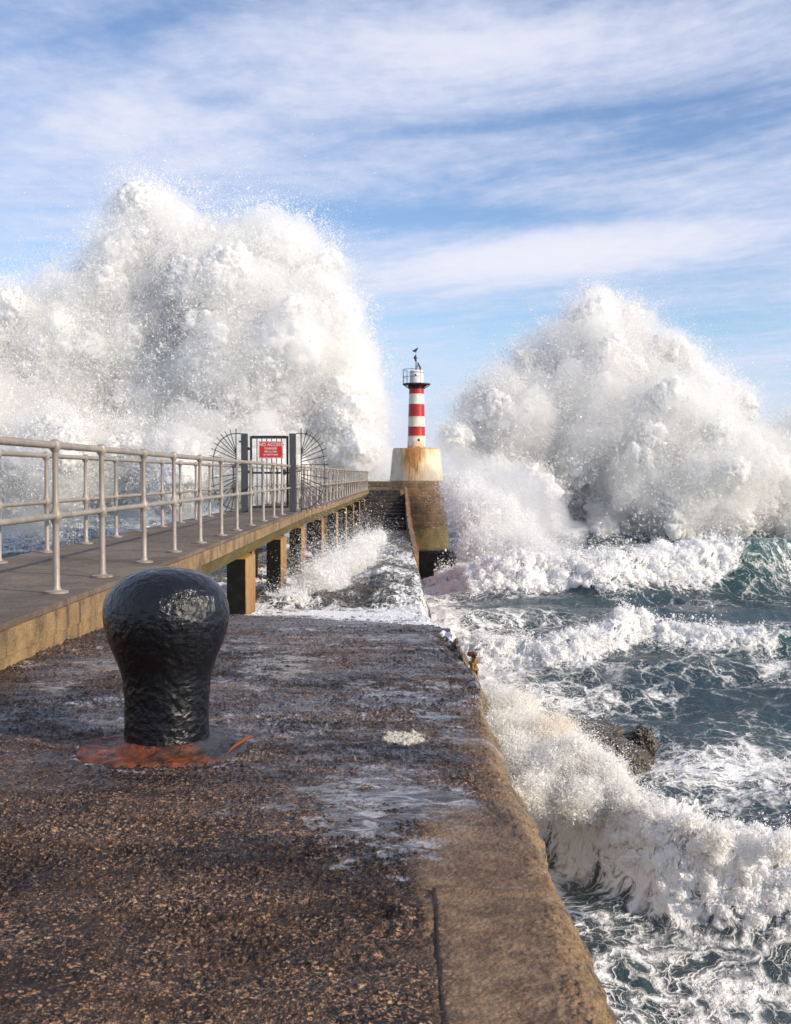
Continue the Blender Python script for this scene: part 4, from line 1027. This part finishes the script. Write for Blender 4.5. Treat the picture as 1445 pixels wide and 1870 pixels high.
LEFT = [(290, 442, 76), (225, 478, 58), (370, 480, 62), (500, 468, 72), (560, 520, 62), (600, 598, 62), (430, 560, 90), (300, 560, 90), (180, 560, 70), (100, 620, 84), (20, 650, 90),
        (240, 640, 80), (520, 640, 88), (615, 690, 66), (400, 672, 80), (130, 720, 90), (280, 750, 90), (500, 740, 80), (590, 785, 74), (655, 830, 42), (0, 770, 95), (80, 850, 84), (200, 850, 84),
        (340, 850, 72), (480, 862, 72), (600, 865, 62), (-90, 700, 100), (-70, 850, 95), (330, 480, 60), (180, 640, 60), (470, 520, 60), (640, 760, 46)]
LB = px_blobs(LEFT, 92, .06, 2, yref=650, yscale=250)
mist(enrich(LB, 3, 41, .3, .5), 2.0, .34, .35, 1.06, 'soft white mist round the larger burst of spray on the left')
burst('sea_spray', enrich(LB, 4, 21), 1150000, .021, 1.5, 5, M['spray_far'],
      'towering white burst of wave spray behind the railing and gate, the larger burst on the left', core=.74, spread=.30, amp=.45, hull=(.9, 1.2), seed=3, floor_z=-.5, njet=20000, reach=.6)
RIGHT = [(1010, 958, 18), (1060, 962, 22), (1110, 966, 24), (1165, 962, 24), (1220, 966, 24), (1275, 964, 24), (1330, 964, 24), (1390, 966, 26), (1450, 962, 26), (905, 880, 46), (960, 900, 44), (1010, 930, 40), (1093, 548, 20), (1085, 582, 38), (1130, 606, 48), (1040, 635, 46), (985, 680, 46), (1080, 690, 72), (1170, 680, 60), (1225, 672, 44), (1262, 720, 54), (912, 730, 44), (868, 752, 30),
         (960, 770, 72), (1080, 790, 82), (1190, 790, 84), (1290, 800, 66), (900, 820, 54), (1080, 890, 66), (1180, 880, 76), (1290, 890, 76), (1370, 860, 70), (1450, 880, 80), (1510, 850, 90), (838, 800, 28),
         (1120, 930, 40), (1240, 935, 44), (1360, 935, 44), (1330, 740, 34), (1000, 720, 50)]
RB = px_blobs(RIGHT, 108, .05, 5, yref=700, yscale=200)
mist(enrich(RB, 3, 42, .3, .5), 2.0, .32, .4, 1.06, 'soft white mist round the peaked burst of spray on the right')
burst('sea_spray', enrich(RB, 4, 22), 900000, .023, 1.5, 5, M['spray_far'],
      'peaked white burst of wave spray rising from the sea right of the lighthouse', core=.74, spread=.28, amp=.45, hull=(.9, 1.2), seed=4, floor_z=-.3, njet=16000, reach=.6)
SIDE = [(850, 900, 24), (880, 945, 36), (925, 985, 40), (895, 1015, 38), (965, 1030, 40), (915, 1060, 40), (1010, 1060, 26), (885, 1090, 28), (960, 1085, 34), (858, 1112, 20)]
mist(px_blobs(SIDE + [(840, 860, 30), (900, 900, 50), (960, 930, 50), (1010, 980, 40)], 62, .06, 6, yref=1000, yscale=100), .8, .26, .2, 1.2, 'thin mist drifting off the foot of the lighthouse')
burst('sea_spray', px_blobs(SIDE, 60, .06, 6, yref=1000, yscale=100), 260000, .014, .6, 5, M['spray'],
      'low warm lit spray drifting off the foot of the lighthouse', spread=.5, seed=5, core=.75, fine=.4, hull=(.9, 1.2), njet=5000)
mist(px_blobs([(650, 690, 40), (675, 760, 46), (690, 830, 50), (730, 880, 46), (775, 870, 40), (800, 800, 34), (815, 860, 46), (640, 860, 50), (700, 920, 40), (845, 740, 30)], 96, .02, 11, yref=800, yscale=200), 1.5, .10, .35, 1.05, 'thin drifting mist behind the lighthouse between the two large bursts')
# spray among the pillars
PIL = [(580, 1075, 26), (618, 1045, 24), (520, 1100, 12), (655, 1020, 20), (600, 1058, 22), (568, 1082, 18), (640, 1035, 18), (540, 1100, 14), (668, 1000, 14), (690, 985, 10), (620, 1080, 16)]
mist(px_blobs(PIL, 27, .2, 7, yref=1040, yscale=60), .2, 1.5, .06, 1.0, 'fine mist of the small splash between the footbridge pillars')
burst('sea_spray', px_blobs(PIL, 27, .2, 7, yref=1040, yscale=60), 150000, .007, .16, 5, M['spray'],
      'small splash of white water bursting between the footbridge pillars', spread=1.1, seed=6, core=.7, fine=.3, up=1.2, njet=900, reach=1.8)
# breaker against the quay
NEAR = [(905, 1290, 26), (935, 1310, 34), (960, 1350, 38), (1000, 1372, 44), (950, 1400, 40), (1050, 1405, 44), (1010, 1435, 34), (1100, 1440, 40), (970, 1455, 26), (1060, 1462, 28), (920, 1350, 34), (1150, 1470, 26), (1200, 1500, 22), (1255, 1512, 20), (1310, 1530, 20), (1370, 1545, 20), (1430, 1550, 20)]
mist(px_blobs(NEAR, 20.5, .14, 8, yref=1380, yscale=90), .25, .9, .06, 1.05, 'fine mist round the breaker at the near quay wall')
burst('sea_spray', enrich(px_blobs(NEAR, 20.5, .14, 8, yref=1380, yscale=90), 5, 43, .25, .5), 330000, .0055, .16, 6, M['spray_cream'],
      'breaker of churned white water bursting against the near quay wall', spread=.4, seed=7, core=.82, fine=.5, up=.8, hull=(.9, 1.15), njet=5000, reach=.7)

# foam heads tumbling down the faces of the breaking waves
def heads(name, xs, yc, x0, x1, n_, r0, r1, drop, label, nd, size, seed):
    rs = np.random.RandomState(seed); X = rs.uniform(x0, x1, n_ * 3); Y = np.interp(X, xs, yc) - np.abs(rs.normal(size=n_ * 3)) * drop + drop * .25
    z, foam, thin, fw = sea_height(X, Y); cln = fbm2(X * 1.3 * .2 / r0 * .5, Y * .2 / r0, 3, .6, 160); k = np.where((fw > .25) & (cln > -.05))[0][:n_]
    rr_ = rs.uniform(r0, r1, len(k)) * (.5 + .8 * fw[k])
    bl_ = [((X[j], Y[j], z[j] - .25 * q), q) for j, q in zip(k, rr_)]
    burst(name, bl_, nd, size, r0 * .8, 4, M['spray'], label, spread=.45, seed=seed, core=.92, fine=.75, up=.8, amp=.8)
heads('breaker_foam', [1.5, 2.3, 3.2, 4, 5.1, 7, 12], [24, 22.6, 19.6, 17.4, 16.4, 15.6, 14.5], 2.3, 7.2, 420, .03, .12, .95, 'tumbling foam of the breaking wave nearest the camera', 200000, .0045, 31)
heads('breaker_foam', [1, 2.2, 4.6, 6.4, 7.7, 8.7, 11, 16], [36, 35.4, 33.6, 34.6, 35.6, 35, 34.4, 35], 1.8, 11.5, 320, .05, .17, 1.0, 'tumbling foam of the middle breaking wave beyond the rocks', 150000, .0075, 32)
heads('breaker_foam', [1, 3.5, 6, 9, 12, 15, 18, 24], [57, 54, 53, 53.2, 54, 55, 56, 58], 3, 16.5, 380, .1, .34, 2.0, 'tumbling foam of the farthest large breaking wave', 180000, .012, 33)

# crest spray and lumps thrown off the breaking waves
def crest_spray():
    rs = np.random.RandomState(9); C_, R_ = [], []
    for (xs, yc, x0, x1, n_, zt, hgt, s) in (
            ([1.5, 2.3, 3.2, 4, 5.1, 7, 12], [24, 22.6, 19.6, 17.4, 16.4, 15.6, 14.5], 1.2, 7.5, 60000, .0, .30, .0075),
            ([1, 2.2, 4.6, 6.4, 7.7, 8.7, 11, 16], [36, 35.4, 33.6, 34.6, 35.6, 35, 34.4, 35], 1.2, 12, 60000, .0, .45, .011),
            ([1, 3.5, 6, 9, 12, 15, 18, 24], [57, 54, 53, 53.2, 54, 55, 56, 58], 2, 18, 80000, .0, .8, .018)):
        X = rs.uniform(x0, x1, n_); fr = {24: 1.0, 36: 1.2, 57: 2.3}[yc[0]]
        Y = np.interp(X, xs, yc) + rs.normal(size=n_) * fr * .55 - fr * .25
        z, foam, thin, fw = sea_height(X, Y)
        cl = fbm2(X * 2.2 / fr, Y * 2.2 / fr, 4, .65, 140)
        keep = (fw > .25) & (rs.rand(n_) < sstep(-.25, .35, cl))
        X, Y, z, cl = X[keep], Y[keep], z[keep], cl[keep]
        hh_ = rs.exponential(1, len(X)) * hgt * .25 * np.clip(.3 + 2.2 * cl, .08, 2)
        C_.append(np.stack([X, Y, z + hh_], -1)); R_.append(s * np.exp(rs.normal(size=len(X)) * .5))
    C = np.concatenate(C_).astype(np.float32); r = np.concatenate(R_).astype(np.float32)
    V, F = drop_geo(C, r, rs, 1.5)
    o = link('crest_spray', np_mesh('crest_spray', V, F, False), M['spray']); tag(o, 'flying droplets along the crests of the breaking waves right of the quay', 'spray', kind='stuff')
crest_spray()
